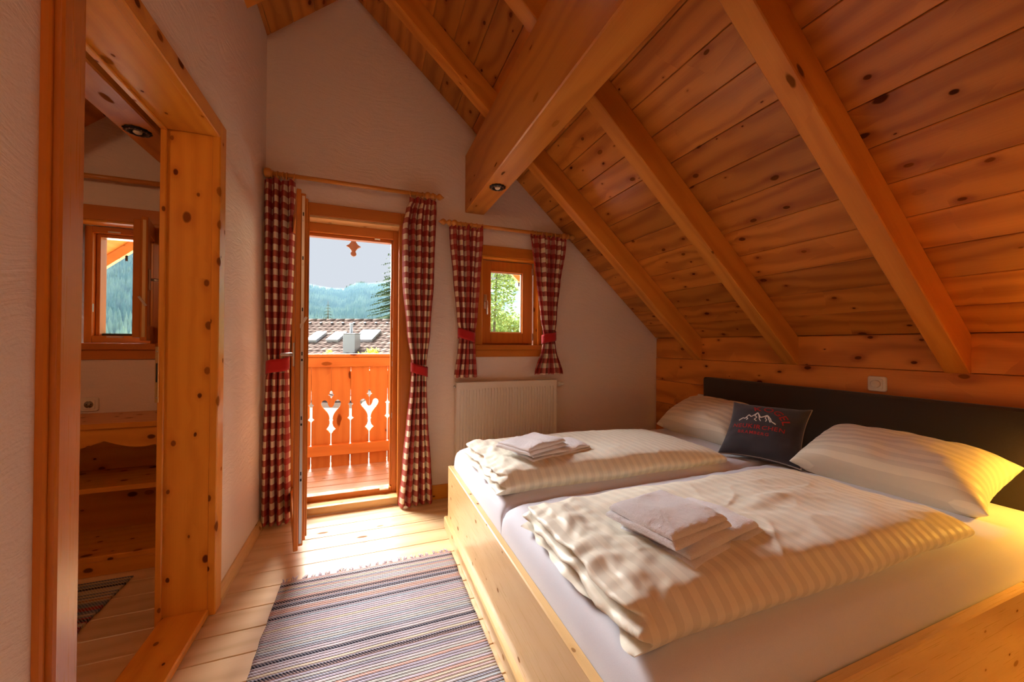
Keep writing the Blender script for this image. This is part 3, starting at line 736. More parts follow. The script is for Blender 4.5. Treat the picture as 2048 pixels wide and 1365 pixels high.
# mattresses with fitted sheets
def mdisp(seed, gap):
    def f(p, a, b, h):
        q = noise.noise((p.x*2.2, p.y*2.2, seed))*0.006
        g = 0.0
        wv = noise.noise((p.x*9, p.y*6, p.z*9+seed))*0.0025
        e = exp(-((b-gap)/0.10)**2)*noise.noise((p.x*16, p.y*5, seed+3))*0.007
        l = exp(-((a+1)/0.04)**2)*noise.noise((p.y*20, p.z*4, seed+5))*0.003
        return Vector((-abs(l)*1.0, 0, q+wv+e))
    return f
for k, (a, b, lab) in enumerate(((0.592, 1.508, 'mattress in a grey white fitted sheet, nearer the camera'), (1.512, 2.432, 'mattress in a grey white fitted sheet, nearer the radiator'))):
    mt = thing('mattress', lab, 'mattress', (1.5, (a+b)/2, 0.2), 'two mattresses in the double bed')
    soft_slab('fitted_sheet', 0.536, 2.580, a, b, 0.20, 0.338, SHEET, mt, 130, 70, 16, 16, mdisp(k*7.0, 1 if k == 0 else -1))

# duvets
def ddisp(seed, xa, xb, amp, ridge=None):
    def f(p, a, b, h):
        s = seed
        u = noise.noise((p.x*2.0+s, p.y*2.6, s)); 
        wq = noise.noise((p.x*4.2+u*1.6, p.y*8.5+s, s+2)); wr = 1-abs(noise.noise((p.x*5.0+s, p.y*7.0+u*2.0, s+4)))*2
        fine = noise.noise((p.x*16, p.y*22, s+8))
        left = exp(-((p.x-xa)/0.16)**2)
        dz = amp*(0.010*u+0.0055*wq+0.004*max(wr, 0)**4+0.0022*fine) * min(1, h*1.3)
        dz += left*min(1, h*1.2)*(0.016*noise.noise((p.x*20, p.y*9, s+11))+0.008*noise.noise((p.x*30, p.y*26, s)))
        if ridge:
            (ax, ay), (bx, by), hh, ww = ridge
            vx, vy = bx-ax, by-ay; L2 = vx*vx+vy*vy; t = max(0, min(1, ((p.x-ax)*vx+(p.y-ay)*vy)/L2))
            dd = sqrt((p.x-ax-t*vx)**2+(p.y-ay-t*vy)**2); dz += hh*exp(-(dd/ww)**2)*min(1, h)*sin(pi*min(1, t*1.0+0.12))
        ends = exp(-((a+1)/0.045)**2)
        dx = ends*(0.018*sin((p.z-0.54)*150+noise.noise((p.y*7, s, 0))*3.0)+0.016*noise.noise((p.y*15, p.z*26, s)))
        side = exp(-((b+1)/0.10)**2)
        dy = side*(0.012*noise.noise((p.x*6, p.z*10, s+1)) - 0.012*sin((p.z-0.54)*60))
        dy += 0.012*noise.noise((p.x*2.5, s, 3))*abs(b)
        return Vector((dx, dy, dz))
    return f
def thick1(a, b): return 1.0 - 0.30*max(0, (a-0.1)/0.9)**2
d = thing('duvet', 'folded cream striped duvet on the mattress nearer the radiator', 'duvet', (1.22, 1.89, 0.535), 'two folded duvets on the bed')
soft_slab('cover', 0.560, 1.905, 1.575, 2.225, 0.532, 0.105, DUVET, d, 170, 110, 10, 5, ddisp(1.7, 0.56, 1.9, 0.8), thick=thick1)
d = thing('duvet', 'crumpled cream striped duvet folded on the mattress nearer the camera', 'duvet', (1.23, 0.97, 0.535), 'two folded duvets on the bed')
soft_slab('cover', 0.555, 1.960, 0.660, 1.285, 0.532, 0.108, DUVET, d, 200, 130, 10, 5, ddisp(9.3, 0.555, 1.96, 1.25, ((1.18, 0.93), (1.80, 1.02), 0.008, 0.030)), thick=thick1)

# towels
def tdisp(seed, bend=0.0, amp=1.0):
    def f(p, a, b, h):
        q = noise.noise((p.x*9, p.y*9, seed))*0.012+noise.noise((p.x*20, p.y*18, seed+2))*0.004+noise.noise((p.x*95, p.y*95, p.z*95+seed))*0.0016
        return Vector((noise.noise((p.y*6, p.z*20, seed))*0.008, noise.noise((p.x*6, p.z*20, seed+4))*0.008, q*amp*min(1, h*1.5)))
    return f
def towel(label, cx, cy, z, lx, ly, T, rz, seed, group):
    t = thing('towel', label, 'towel', (cx, cy, z), group, rot=(0, 0, rz))
    for k in range(2):
        o = soft_slab('folded_layer', -lx/2+0.012*k, lx/2-0.004*k, -ly/2+0.006*k, ly/2-0.012*k, T/2*k*0.92, T/2*1.08, TOWEL, None, 90, 80, 7, 4.5, tdisp(seed+k, amp=1.0))
        o.parent = t; o.location = (0, 0, T/2*k*0.92)
    return t
GT = 'white terry towels laid on the duvets'
towel('white terry towel at the bottom of the pile on the radiator side duvet', 0.925, 1.835, 0.630, 0.40, 0.235, 0.034, 0.22, 3.1, GT)
towel('white terry towel folded on top on the radiator side duvet', 0.815, 1.815, 0.668, 0.30, 0.235, 0.038, 0.42, 5.4, GT)
towel('white terry towel at the bottom of the pile on the near crumpled duvet', 0.925, 0.885, 0.632, 0.36, 0.245, 0.036, 0.20, 7.7, GT)
towel('white terry towel folded on top on the near crumpled duvet', 0.845, 0.900, 0.672, 0.26, 0.240, 0.040, 0.17, 9.2, GT)

# pillows
def pillow(name, label, cat, size, T, mat, origin, ex, ey, seed, group=None, uvs=1.0, ears=0.0, n=56, wr=1.0, droop=0.0, pw=3.6):
    """origin: centre, ex/ey: unit axes of the pillow plane"""
    ex = Vector(ex).normalized(); ey = Vector(ey); ey = (ey-ex*ey.dot(ex)).normalized(); nz = ex.cross(ey)
    W, H = size; o = Vector(origin); t = thing(name, label, cat, o, group)
    def surf(u, v, s):
        au, av = abs(u), abs(v)
        pinch = 1-0.075*(1-ears)*(1-av**2)*0-0.05*(1-u*u)*av**4-0
        x = u*W/2*(1-0.10*(1-v*v)*au**4); y = v*H/2*(1-0.13*(1-u*u)*av**4)
        h = (max(0, (1-au**pw))*max(0, (1-av**2.4)))**0.5
        wv = noise.noise((u*2.2+seed, v*2.2, s))*0.016+noise.noise((u*6, v*6, seed+s*3))*0.006
        edge = max(au, av)
        rad = exp(-((1-edge)/0.22)**2)*noise.noise((atan2(v, u)*7, seed, s))*0.010
        z = s*T/2*h + wr*(wv+rad)*h
        z -= droop*(u*u)
        return x, y, z
    V, U, Fc = [], [], []
    for s in (1, -1):
        for j in range(n+1):
            for i in range(n+1):
                u = -cos(pi*i/n); v = -cos(pi*j/n)
                u = 0.6*u+0.4*(2*i/n-1); v = 0.6*v+0.4*(2*j/n-1)
                x, y, z = surf(u, v, s); V.append(ex*x+ey*y+nz*z); U.append((y, x))
    N = (n+1)**2
    for q in range(2):
        for j in range(n):
            for i in range(n):
                f = [q*N+j*(n+1)+i, q*N+j*(n+1)+i+1, q*N+(j+1)*(n+1)+i+1, q*N+(j+1)*(n+1)+i]
                Fc.append(f if q == 0 else f[::-1])
    body = link('case', mesh_from('case', V, Fc, mat, None, True, U), t, o)
    rim = []
    for k in range(4*n):
        e, q = divmod(k, n); a = -cos(pi*q/n); a = 0.6*a+0.4*(2*q/n-1)
        u, v = ((a, -1), (1, a), (-a, 1), (-1, -a))[e]
        x, y, z = surf(u, v, 1); rim.append(ex*x+ey*y+nz*z)
    return t, body, surf, (o, ex, ey, nz), rim
GP = 'cream pillows against the headboard'
pillow('pillow', 'cream striped pillow nearest the radiator, leaning on the headboard', 'pillow', (0.66, 0.42), 0.26, PILLOWM, (2.345, 2.075, 0.655), (0.0, -1, -0.0), (0.90, 0, 0.40), 2.0, GP)
pillow('pillow', 'cream striped pillow at the lamp end, lit yellow on its right', 'pillow', (0.68, 0.43), 0.27, PILLOWM, (2.335, 1.035, 0.640), (0.08, -1, -0.02), (0.955, 0.04, 0.28), 5.0, GP)
# dark cushion with embroidery
t, body, surf, (o, ex, ey, nz), rim = pillow('cushion', 'dark grey felt cushion with red lettering and a white mountain emblem', 'cushion', (0.405, 0.40), 0.14, CUSH, (2.180, 1.550, 0.690), (0.135, -0.341, 0.0), (0.275, 0.065, 0.27), 8.0, None, n=44, wr=0.6, pw=2.4)
bm = bmesh.new(); tube_bm(bm, rim+[rim[0]], 0.0035, 6); link('piping', from_bm('piping', bm, PIPING, None, True), t, o)
def on_cushion(u, v, lift=0.0022):
    x, y, z = surf(max(-.98, min(.98, u)), max(-.98, min(.98, v)), 1); return ex*x+ey*y+nz*(z+lift)
def stitch_text(txt, size, cx, cy, mat, arc=None, spread=1.0, a0=0.0):
    bm = bmesh.new()
    fd = bpy.data.curves.new('t', 'FONT'); fd.size = size; fd.resolution_u = 3; fd.offset = size*0.012
    xs = 0; mes = []
    for ch in txt:
        fd.body = ch; ob = bpy.data.objects.new('t', fd); C.objects.link(ob)
        dg = bpy.context.evaluated_depsgraph_get(); dg.update(); me = bpy.data.meshes.new_from_object(ob.evaluated_get(dg))
        ww = max([v.co.x for v in me.vertices] or [size*.3]); mes.append((me, xs, ww)); xs += (ww+size*0.09)*spread
        bpy.data.objects.remove(ob)
    tot = xs
    for me, x0_, ww in mes:
        idx = []
        for v in me.vertices:
            X, Y = v.co.x+x0_-tot/2, v.co.y
            if arc:
                A = X/arc+a0; rr = arc+Y; X, Y = rr*sin(A), rr*cos(A)-arc
            idx.append(bm.verts.new(on_cushion(cx+X, cy+Y)))
        for p in me.polygons:
            try: bm.faces.new([idx[i] for i in p.vertices])
            except ValueError: pass
        bpy.data.meshes.remove(me)
    bpy.data.curves.remove(fd)
    me = from_bm('embroidery', bm, mat, None)
    return me
for txt, size, cx, cy, arc, a0 in (('KOGEL', 0.28, -0.06, 0.53, 0.56, 0.50), ('NEUKIRCHEN', 0.195, -0.08, -0.16, None, 0), ('BRAMBERG', 0.14, -0.16, -0.35, None, 0)):
    link('lettering', stitch_text(txt, size, cx, cy, REDTH, arc, 1.0, a0), t, o)
bm = bmesh.new()
def zigline(pts, wd):
    for (a, b), (c, d_) in zip(pts, pts[1:]):
        n_ = max(1, int(sqrt((c-a)**2+(d_-b)**2)/0.05)); dx, dy = c-a, d_-b; L = sqrt(dx*dx+dy*dy); px_, py_ = -dy/L*wd, dx/L*wd
        for k in range(n_):
            f0, f1 = k/n_, (k+1)/n_
            q = [(a+dx*f0-px_, b+dy*f0-py_), (a+dx*f1-px_, b+dy*f1-py_), (a+dx*f1+px_, b+dy*f1+py_), (a+dx*f0+px_, b+dy*f0+py_)]
            bm.faces.new([bm.verts.new(on_cushion(-0.09+u*0.85, -0.03+v*0.95, 0.0026)) for u, v in q])
zigline([(-0.62, 0.14), (-0.50, 0.24), (-0.43, 0.22), (-0.34, 0.38), (-0.26, 0.30), (-0.10, 0.50), (0.02, 0.30), (0.10, 0.34), (0.20, 0.42), (0.32, 0.28), (0.36, 0.18), (0.50, 0.10)], 0.018)
zigline([(-0.34, 0.38), (-0.40, 0.26), (-0.34, 0.22), (-0.38, 0.16)], 0.014); zigline([(-0.10, 0.50), (-0.16, 0.36), (-0.08, 0.30), (-0.14, 0.20), (-0.06, 0.14)], 0.014)
zigline([(-0.10, 0.50), (-0.03, 0.36), (0.0, 0.24), (0.06, 0.16)], 0.014); zigline([(0.20, 0.42), (0.16, 0.30), (0.22, 0.24), (0.20, 0.16)], 0.014); zigline([(0.20, 0.42), (0.27, 0.27), (0.34, 0.14)], 0.014)
link('mountain_emblem', from_bm('mountain_emblem', bm, WHTH, None), t, o)

# ------------------------------------------------------------------ rugs
def rug(label, x0, x1, y0, y1, mat, rot, fr_end, seed, cat='rug'):
    r = thing('rug', label, cat, ((x0+x1)/2, (y0+y1)/2, 0.0), None, rot=(0, 0, rot))
    W, L = x1-x0, y1-y0; nx, ny = 40, int(L/0.0067)
    V, U, Fc = [], [], []
    for j in range(ny+1):
        for i in range(nx+1):
            s, q = i/nx, j/ny; x = -W/2+W*s; y = -L/2+L*q
            ed = 0.005*noise.noise((q*22, seed, s)) if i in (0, nx) else 0
            V.append((x+ed+0.004*noise.noise((q*3, seed, 1)), y, 0.0085+0.0012*sin(2*pi*y/0.0135)+0.0025*max(0, noise.noise((s*3, q*5, seed))))); U.append((s*W, q*L))
    n = nx+1
    for j in range(ny):
        for i in range(nx): Fc.append([j*n+i, j*n+i+1, (j+1)*n+i+1, (j+1)*n+i])
    k = len(V)
    ring = [i for i in range(n)]+[j*n+nx for j in range(1, ny+1)]+[ny*n+i for i in range(nx-1, -1, -1)]+[j*n for j in range(ny-1, 0, -1)]
    for a in ring: V.append((V[a][0], V[a][1], 0.0008)); U.append(U[a])
    for q in range(len(ring)): b = (q+1) % len(ring); Fc.append([ring[q], k+q, k+b, ring[b]])
    link('weave', mesh_from('weave', V, Fc, mat, None, True, U), r, (0, 0, 0), None, True)
    rnd = random.Random(seed)
    if fr_end:
        nt = 22
        for i in range(nt):
            x = -W/2+W*(i+0.5)/nt+rnd.uniform(-.006, .006); bm = bmesh.new()
            for q in range(4):
                dx, dy = rnd.uniform(-.018, .018), rnd.uniform(.03, .052)
                tube_bm(bm, [(0.004*(q-1.5), -0.006, 0.006), (0.004*(q-1.5)+dx*.3, dy*.4, 0.006+rnd.uniform(0, .004)), (dx, dy, 0.004)], [0.0026, 0.0024, 0.0018], 5)
            link('tassel', from_bm('tassel', bm, FRINGE, None, True), r, (x, L/2, 0), None, True)
    return r
rug('striped pastel rag rug with fringe beside the bed', -0.385, 0.462, 0.30, 2.165, RUGM, 0.0, True, 4)
rug('dark striped rag rug on the floor of the next room', -1.98, -1.10, 1.72, 2.50, RUGM2, 0.0, False, 9)

# ------------------------------------------------------------------ electrical fittings
def rounded(name, w_, h_, t_, mat, parent, loc, face):
    r_ = min(w_, h_)*0.14; bm = bmesh.new(); rows = []
    for y_, k in ((t_/2, 0.0), (-t_/2+t_*0.3, 0.0), (-t_/2, t_*0.28)):
        row = []
        for q in range(4):
            cx_, cz_ = ((w_/2-r_), -(w_/2-r_), -(w_/2-r_), (w_/2-r_))[q], ((h_/2-r_), (h_/2-r_), -(h_/2-r_), -(h_/2-r_))[q]
            for i in range(6):
                A = q*pi/2+i*pi/10; row.append(bm.verts.new((cx_+(r_-k)*cos(A), y_, cz_+(r_-k)*sin(A))))
        rows.append(row)
    for p_, q_ in zip(rows, rows[1:]):
        for i in range(24): bm.faces.new([p_[i], p_[(i+1) % 24], q_[(i+1) % 24], q_[i]])
    bm.faces.new(rows[0]); bm.faces.new(rows[-1][::-1])
    return link(name, from_bm(name, bm, mat, None, False), parent, loc, face, True)
sw = thing('light_switch', 'ivory rotary dimmer switch on the board above the headboard', 'switch', (XR, 1.232, 0.992), rot=(0, 0, -pi/2))
rounded('plate', 0.082, 0.082, 0.012, PLAST, sw, (0, -0.006, 0), None)
rounded('insert', 0.056, 0.056, 0.006, PLAST, sw, (0, -0.0135, 0), None)
link('knob', lathe_mesh('knob', [(-0.016, 0.021), (-0.030, 0.020), (-0.033, 0.016), (-0.0335, 0.0)], 'y', PLAST, 28), sw, (0, 0, 0), None, True)
def socket(label, loc, rot):
    s = thing('power_socket', label, 'socket', loc, 'ivory wall sockets', rot=rot)
    rounded('plate', 0.080, 0.080, 0.010, PLAST, s, (0, -0.005, 0), None)
    rounded('insert', 0.055, 0.055, 0.004, PLAST, s, (0, -0.011, 0), None)
    link('cup', lathe_mesh('cup', [(-0.0132, 0.021), (-0.0125, 0.019), (-0.0128, 0.0185), (-0.0128, 0.0)], 'y', plain('socket_well', (0.45, 0.40, 0.32), 0.4), 24), s, (0, 0, 0), None, True)
    for x in (-0.0095, 0.0095): link('pin_hole', lathe_mesh('pin_hole', [(-0.0135, 0.003), (-0.0128, 0.003)], 'y', DARK, 10), s, (x, 0, 0), None, True)
    for z in (-0.0185, 0.0185): box('earth_clip', -0.003, 0.003, -0.0145, -0.0125, z-0.002, z+0.002, STEEL, s, 'x', 0.0, local=True)
    return s
socket('ivory power socket half hidden by the headboard edge', (XR, 2.405, 0.745), (0, 0, -pi/2))
socket('ivory power socket above the shelf in the next room', (-1.505, D, 0.832), (0, 0, 0))

# spotlights under the beams
def spot(x, y, label):
    s = thing('spotlight', label, 'spotlight', (x, y, 2.243), 'black ring spotlights in the beams')
    V, Fc = [], []; seg = 48
    prof = [(0.0, 0.052), (-0.004, 0.054), (-0.010, 0.046), (-0.012, 0.036), (-0.006, 0.028), (-0.001, 0.022)]
    for k in range(seg):
        A = 2*pi*k/seg; sc_ = 1+0.05*cos(12*A)
        for z, r in prof: V.append((r*(sc_ if r > 0.04 else 1)*cos(A), r*(sc_ if r > 0.04 else 1)*sin(A), z))
    m = len(prof)
    for k in range(seg):
        for i in range(m-1):
            a, b = k*m+i, ((k+1) % seg)*m+i; Fc.append([a, a+1, b+1, b])
    link('ring', mesh_from('ring', V, Fc, IRON, None, True), s, (x, y, 2.243))
    bd = lathe_mesh('bead', [(-0.014, 0.0), (-0.0125, 0.003), (-0.010, 0.004)], 'z', STEEL, 8)
    for k in range(12): link('bead', bd, s, (x+0.041*cos(k*pi/6+.2), y+0.041*sin(k*pi/6+.2), 2.245))
    link('bulb', lathe_mesh('bulb', [(-0.018, 0.0), (-0.017, 0.010), (-0.012, 0.017), (0.0, 0.020)], 'z', BULB, 20), s, (x, y, 2.243))
spot(0.803, 2.381, 'black ornamental ring spotlight under the beam above the bed')
spot(-1.066, 2.406, 'black ornamental ring spotlight under the next room beam')

# ------------------------------------------------------------------ shelf unit in the next room
sh = thing('shelf_unit', 'low open pine shelf unit with scalloped apron below the next room window', 'shelf unit', (-1.6, 2.76, 0))
SX0, SX1, SY = -2.15, -0.90, 2.56
box('top', SX0, SX1, SY-0.012, D-0.002, 0.752, 0.780, W_JAMB, sh, 'x', 0.004)
box('shelf', SX0+.02, SX1-.02, SY+0.004, D-0.02, 0.425, 0.452, W_JAMB, sh, 'x', 0.003)
box('shelf', SX0+.02, SX1-.02, SY+0.004, D-0.02, 0.075, 0.102, W_JAMB, sh, 'x', 0.003)
box('plinth', SX0+.02, SX1-.02, SY+0.006, SY+0.024, 0.0, 0.075, W_JAMB, sh, 'x', 0.003)
box('side', SX0, SX0+0.02, SY, D-0.002, 0, 0.752, W_JAMB, sh, 'z', 0.003)
box('side', SX1-0.02, SX1, SY, D-0.002, 0, 0.752, W_JAMB, sh, 'z', 0.003)
box('back', SX0+.02, SX1-.02, D-0.02, D-0.004, 0, 0.752, W_JAMB, sh, 'x', 0.0)
ap = [(SX0+.02, 0.752)]
for i in range(41):
    x = SX0+.02+(SX1-SX0-.04)*i/40; q = (x+1.255+5*0.30) % 0.30 / 0.30
    ap.append((x, 0.690-0.042*sin(pi*q)))
ap.append((SX1-.02, 0.752))
prism('apron', ap[::-1], [], 'y', SY+0.004, SY+0.022, W_JAMB, sh, 'x', (SX0, SY, 0.7))

# ------------------------------------------------------------------ balcony
fb = thing('balcony_floor', 'larch plank balcony floor outside the open door', 'floor', (0, 3.7, 0), kind='structure')
yb = 3.255
while yb < 4.2:
    box('deck_plank', -2.8, 2.8, yb+0.002, yb+0.133, -0.045, 0.0, W_DECK, fb, 'x', 0.004); yb += 0.138
rl = thing('balcony_railing', 'carved larch balcony railing with heart and diamond cutouts', 'railing', (0, 4.05, 0))
box('handrail', -2.8, 2.8, 3.99, 4.12, 1.062, 1.092, W_BALC, rl, 'x', 0.005)
box('upper_rail', -2.8, 2.8, 4.005, 4.045, 0.968, 1.060, W_BALC, rl, 'x', 0.004)
box('lower_rail', -2.8, 2.8, 3.985, 4.045, 0.125, 0.225, W_BALC, rl, 'x', 0.004)
HEART = [(0.0, 1.06), (0.0, 0.735), (0.010, 0.728), (0.014, 0.715), (0.012, 0.706), (0.028, 0.695), (0.012, 0.684), (0.007, 0.670), (0.0, 0.660), (0.0, 0.574), (0.010, 0.578), (0.021, 0.592), (0.028, 0.610), (0.031, 0.626), (0.040, 0.640), (0.054, 0.647), (0.069, 0.643), (0.081, 0.631), (0.086, 0.612), (0.081, 0.592), (0.066, 0.568), (0.046, 0.544), (0.028, 0.518), (0.018, 0.495), (0.014, 0.475), (0.013, 0.460), (0.020, 0.452), (0.013, 0.444), (0.012, 0.420), (0.020, 0.392), (0.040, 0.366), (0.022, 0.350), (0.014, 0.336), (0.006, 0.326), (0.0035, 0.320), (0.0035, 0.0)]
SLIM = [(0.0, 1.06), (0.001, 0.760), (0.003, 0.640), (0.006, 0.622), (0.010, 0.612), (0.024, 0.602), (0.012, 0.590), (0.011, 0.560), (0.011, 0.490), (0.013, 0.478), (0.028, 0.464), (0.012, 0.452), (0.004, 0.440), (0.003, 0.425), (0.003, 0.0)]
NB = 32; bw_ = 0.1725; seam0 = -0.316
for i in range(-14, 14):
    xl, xr = seam0+i*bw_, seam0+(i+1)*bw_
    pl_ = HEART if i % 2 == 0 else SLIM; pr_ = HEART if (i+1) % 2 == 0 else SLIM
    key = ('rb', i % 2)
    xc = (xl+xr)/2
    pts = [(xl+0.0008+a-xc, z) for a, z in pl_] + [(xr-0.0008-a-xc, z) for a, z in reversed(pr_)]
    if key not in CACHE:
        o = prism('railing_board', pts, [], 'y', -0.012, 0.012, W_BALC, None, 'z'); CACHE[key] = o.data; o.parent = rl
    else: o = link('railing_board', CACHE[key], rl)
    o.location = Vector((xc, 4.06, 0))-wl(rl)
pn = thing('gable_pendant', 'carved wooden drop ornament hanging from the balcony gable', 'ornament', (-0.127, 4.0, 2.05))
drop = [(-0.018, 2.75), (-0.018, 2.20), (-0.024, 2.178), (-0.040, 2.156), (-0.066, 2.140), (-0.040, 2.126), (-0.022, 2.104), (-0.016, 2.088), (-0.024, 2.076), (-0.026, 2.062), (-0.016, 2.048), (0.0, 2.043)]
drop = drop + [(-a, z) for a, z in reversed(drop[:-1])]
prism('drop', [(a-0.127, z) for a, z in drop], [], 'y', 3.985, 4.015, W_OLD, pn, 'z', (-0.127, 4.0, 2.05))
box('tie_board', -1.05, 0.80, 3.95, 4.05, 2.66, 2.86, W_OLD, pn, 'x', 0.004)
# verge of the roof over the balcony
for side, lab in ((1, 'larch verge board on the roof edge seen from the bedroom window'), (-1, 'larch verge board on the roof edge seen from the next room window')):
    vg = thing('verge_board', lab, 'verge board', (RX+side*2.0, 4.43, 1.9))
    ln = (XR-RX)/cos(ANG)+0.75
    def sp(s, h): return (RX+side*(s*cos(ANG)+h*sin(ANG)), RZ-s*sin(ANG)+h*cos(ANG))
    prism('board', [sp(0.02, 0.0), sp(ln, 0.0), sp(ln, 0.22), sp(0.02, 0.22)], [], 'y', 4.425, 4.455, W_BALC, vg, 'x', (RX+side*2.0, 4.43, 1.9))
    prism('batten', [sp(0.06, -0.045), sp(ln, -0.045), sp(ln, 0.028), sp(0.06, 0.028)], [], 'y', 4.38, 4.425, W_BED, vg, 'x', (RX+side*2.0, 4.43, 1.9))
    for k in range(12):
        a, b = sp(1.7+0.22*k, -0.045); box('tile_clip', a-0.008, a+0.008, 4.40, 4.41, b-0.05, b, IRON, vg, 'z', 0.001)
# curved side screen at the balcony end
ss = thing('balcony_side_screen', 'curved larch side board at the far end of the balcony', 'balcony board', (-2.5, 4.3, 0))
cur = [(-2.6, 0), (-1.80, 0), (-1.80, 1.10)]+[(-1.80-0.45*sin(t*pi/20), 1.10+0.40*(1-cos(t*pi/20))) for t in range(1, 11)]+[(-2.6, 1.42)]
prism('board', cur, [], 'y', 4.28, 4.31, W_BALC, ss, 'z', (-2.5, 4.3, 0))

# ------------------------------------------------------------------ exterior
LEAF = leafmat('broad_leaves', (0.20, 0.30, 0.07), (0.42, 0.50, 0.17))
LEAF2 = leafmat('bright_leaves', (0.40, 0.52, 0.10), (0.62, 0.70, 0.25))
NEEDLE = leafmat('spruce_needles', (0.022, 0.045, 0.018), (0.075, 0.105, 0.045), 0.10)
BARK = plain('grey_bark', (0.20, 0.17, 0.13), 0.9)
TILE = MB('brown_roof_tile'); TILE.rough(1.0); TILE.b.inputs['Specular IOR Level'].default_value = 0.0
rr = TILE.n('ObjectInfo').outputs['Random']; TILE.col(TILE.mix(rr, (0.14, 0.10, 0.085), (0.24, 0.185, 0.155))); TILE = TILE.m
ZINC = plain('zinc_sheet', (0.42, 0.44, 0.46), 0.45, 0.6)
SKYG = plain('skylight_pane', (0.75, 0.78, 0.82), 0.15)  # pale colour stands in for the sky reflected in the panes
WHITEW = plain('white_render', (0.80, 0.78, 0.74), 0.9)
g = MB('meadow_ground'); pp = g.n('NewGeometry').outputs['Position']; g.col(g.mix(g.step(g.noise(pp, 0.12, 4.0), 0.4, 0.6), (0.78, 0.76, 0.72), (0.40, 0.50, 0.20))); g.rough(0.95)
gm = link('ground', mesh_from('ground', [(-900, 3.3, -3.4), (900, 3.3, -3.4), (900, 1200, -3.4), (-900, 1200, -3.4)], [[0, 1, 2, 3]], g.m, None))
tag(gm, 'pale yard and meadow below the balcony', 'ground', kind='structure')

# neighbouring house: tiled roof facing us
hy = radians(-25); HB = Vector((-0.3, 17.0, 0)); HR = 2.13; hp_ = radians(25)
hs = thing('neighbour_house', 'house across the yard with brown tiled roof, skylights and zinc chimney', 'house', (HB.x, HB.y, -3.4), rot=(0, 0, hy))
rx = (-hp_, 0, 0)
def rp(x, s, h):      # house-local point on the near roof slope: s = distance down from the ridge, h = above the slope
    return Vector((x, -s*cos(hp_)-h*sin(hp_)*1.0, HR+3.4-s*sin(hp_)+h*cos(hp_)))
def hbox(name, x0, x1, s0, s1, h0, h1, mat, parent=hs, bev=0.0):
    # box in slope axes (x, down-slope, up)
    d_ = (x1-x0, s1-s0, h1-h0); key = (name, tuple(round(q, 4) for q in d_), mat.name)
    if key not in CACHE:
        bm = bmesh.new(); bm_box(bm, -d_[0]/2, d_[0]/2, -d_[1]/2, d_[1]/2, -d_[2]/2, d_[2]/2, bev); CACHE[key] = from_bm(name, bm, mat)
    c = rp((x0+x1)/2, (s0+s1)/2, (h0+h1)/2); c = Vector((c.x, -((s0+s1)/2)*cos(hp_)-((h0+h1)/2)*sin(hp_), c.z))
    if parent is not hs: c = c-Vector(parent.location)
    return link(name, CACHE[key], parent, c, (hp_, 0, 0) if parent is hs else None, True)
ROOFL = 6.0
hbox('roof_slope', -2.15, 2.6, 0, ROOFL, -0.18, -0.02, TILE)
bm = bmesh.new(); bm_box(bm, -1.9, 2.4, -4.9, 4.9, 0, 2.9); link('wall', from_bm('wall', bm, WHITEW), hs, (0, 0, 0), None, True)
bm = bmesh.new()
v_ = [bm.verts.new(p) for p in ((-2.15, 0, HR+3.4), (2.6, 0, HR+3.4), (2.6, 5.4, HR+0.9), (-2.15, 5.4, HR+0.9))]; bm.faces.new(v_)
link('rear_slope', from_bm('rear_slope', bm, TILE), hs, (0, 0, 0), None, True)
# tiles: profiled pantile mesh shared by all
tw, tl = 0.24, 0.30
V, Fc = [], []
for j, (s, h) in enumerate(((-tl/2, 0.0), (tl/2+0.02, 0.022))):
    for i in range(7):
        x = -tw/2+tw*i/6; V.append((x, -s, h+0.026*sin(pi*i/6*1.0)**2))
for i in range(6): Fc.append([i, i+1, 8+i, 7+i])
for i in range(7): V.append((V[7+i][0], V[7+i][1], V[7+i][2]-0.035))
for i in range(6): Fc.append([7+i, 8+i, 15+i, 14+i])
TM = mesh_from('roof_tile', V, Fc, TILE, None)
rest = []
for rj in range(12):
    for ci in range(-8, 12):
        s = 0.14+rj*tl*0.92; x = ci*tw
        link('roof_tile', TM, hs, rp(x, s+0.1, 0.0), (hp_, 0, 0), True)
bm = bmesh.new()
for rj in range(12, 21):
    for ci in range(-8, 12):
        vs = [bm.verts.new((V[q][0]+ci*tw, V[q][1]-rj*tl*0.92, V[q][2])) for q in range(21)]
        for f in Fc: bm.faces.new([vs[q] for q in f])
o = link('far_tiles', from_bm('far_tiles', bm, TILE), hs, rp(0, 0.24, 0), (hp_, 0, 0), True); o['kind'] = 'stuff'
for ci in range(-5, 7): 
    link('ridge_tile', CACHE.setdefault('ridge', lathe_mesh('ridge_tile', [(-0.21, 0.09), (0.21, 0.10)], 'x', TILE, 10)), hs, (ci*0.40, 0.0, HR+3.38), None, True)
for ci in range(-4, 6):
    hbox('snow_guard', ci*0.46-0.035, ci*0.46+0.035, 0.42, 0.50, 0.04, 0.10, IRON)
for (xa, sa, ww, ll) in ((-0.80, 1.46, 0.40, 0.78), (-0.02, 1.46, 0.44, 0.74), (1.10, 1.28, 0.70, 0.88)):
    fr = hbox('skylight', xa-ww/2, xa+ww/2, sa, sa+ll, 0.02, 0.13, ZINC, hs)
    box('skylight_glass', -ww/2+0.05, ww/2-0.05, -ll/2+0.06, ll/2-0.06, 0.05, 0.062, SKYG, fr, 'x', 0.0, local=True)
ch = box('chimney', 0.80, 1.22, -2.80, -2.38, 3.9, 4.90, ZINC, hs, 'x', 0.01, local=True)
box('chimney_cap', -0.24, 0.24, -0.24, 0.24, 0.50, 0.53, ZINC, ch, 'x', 0.01, local=True)
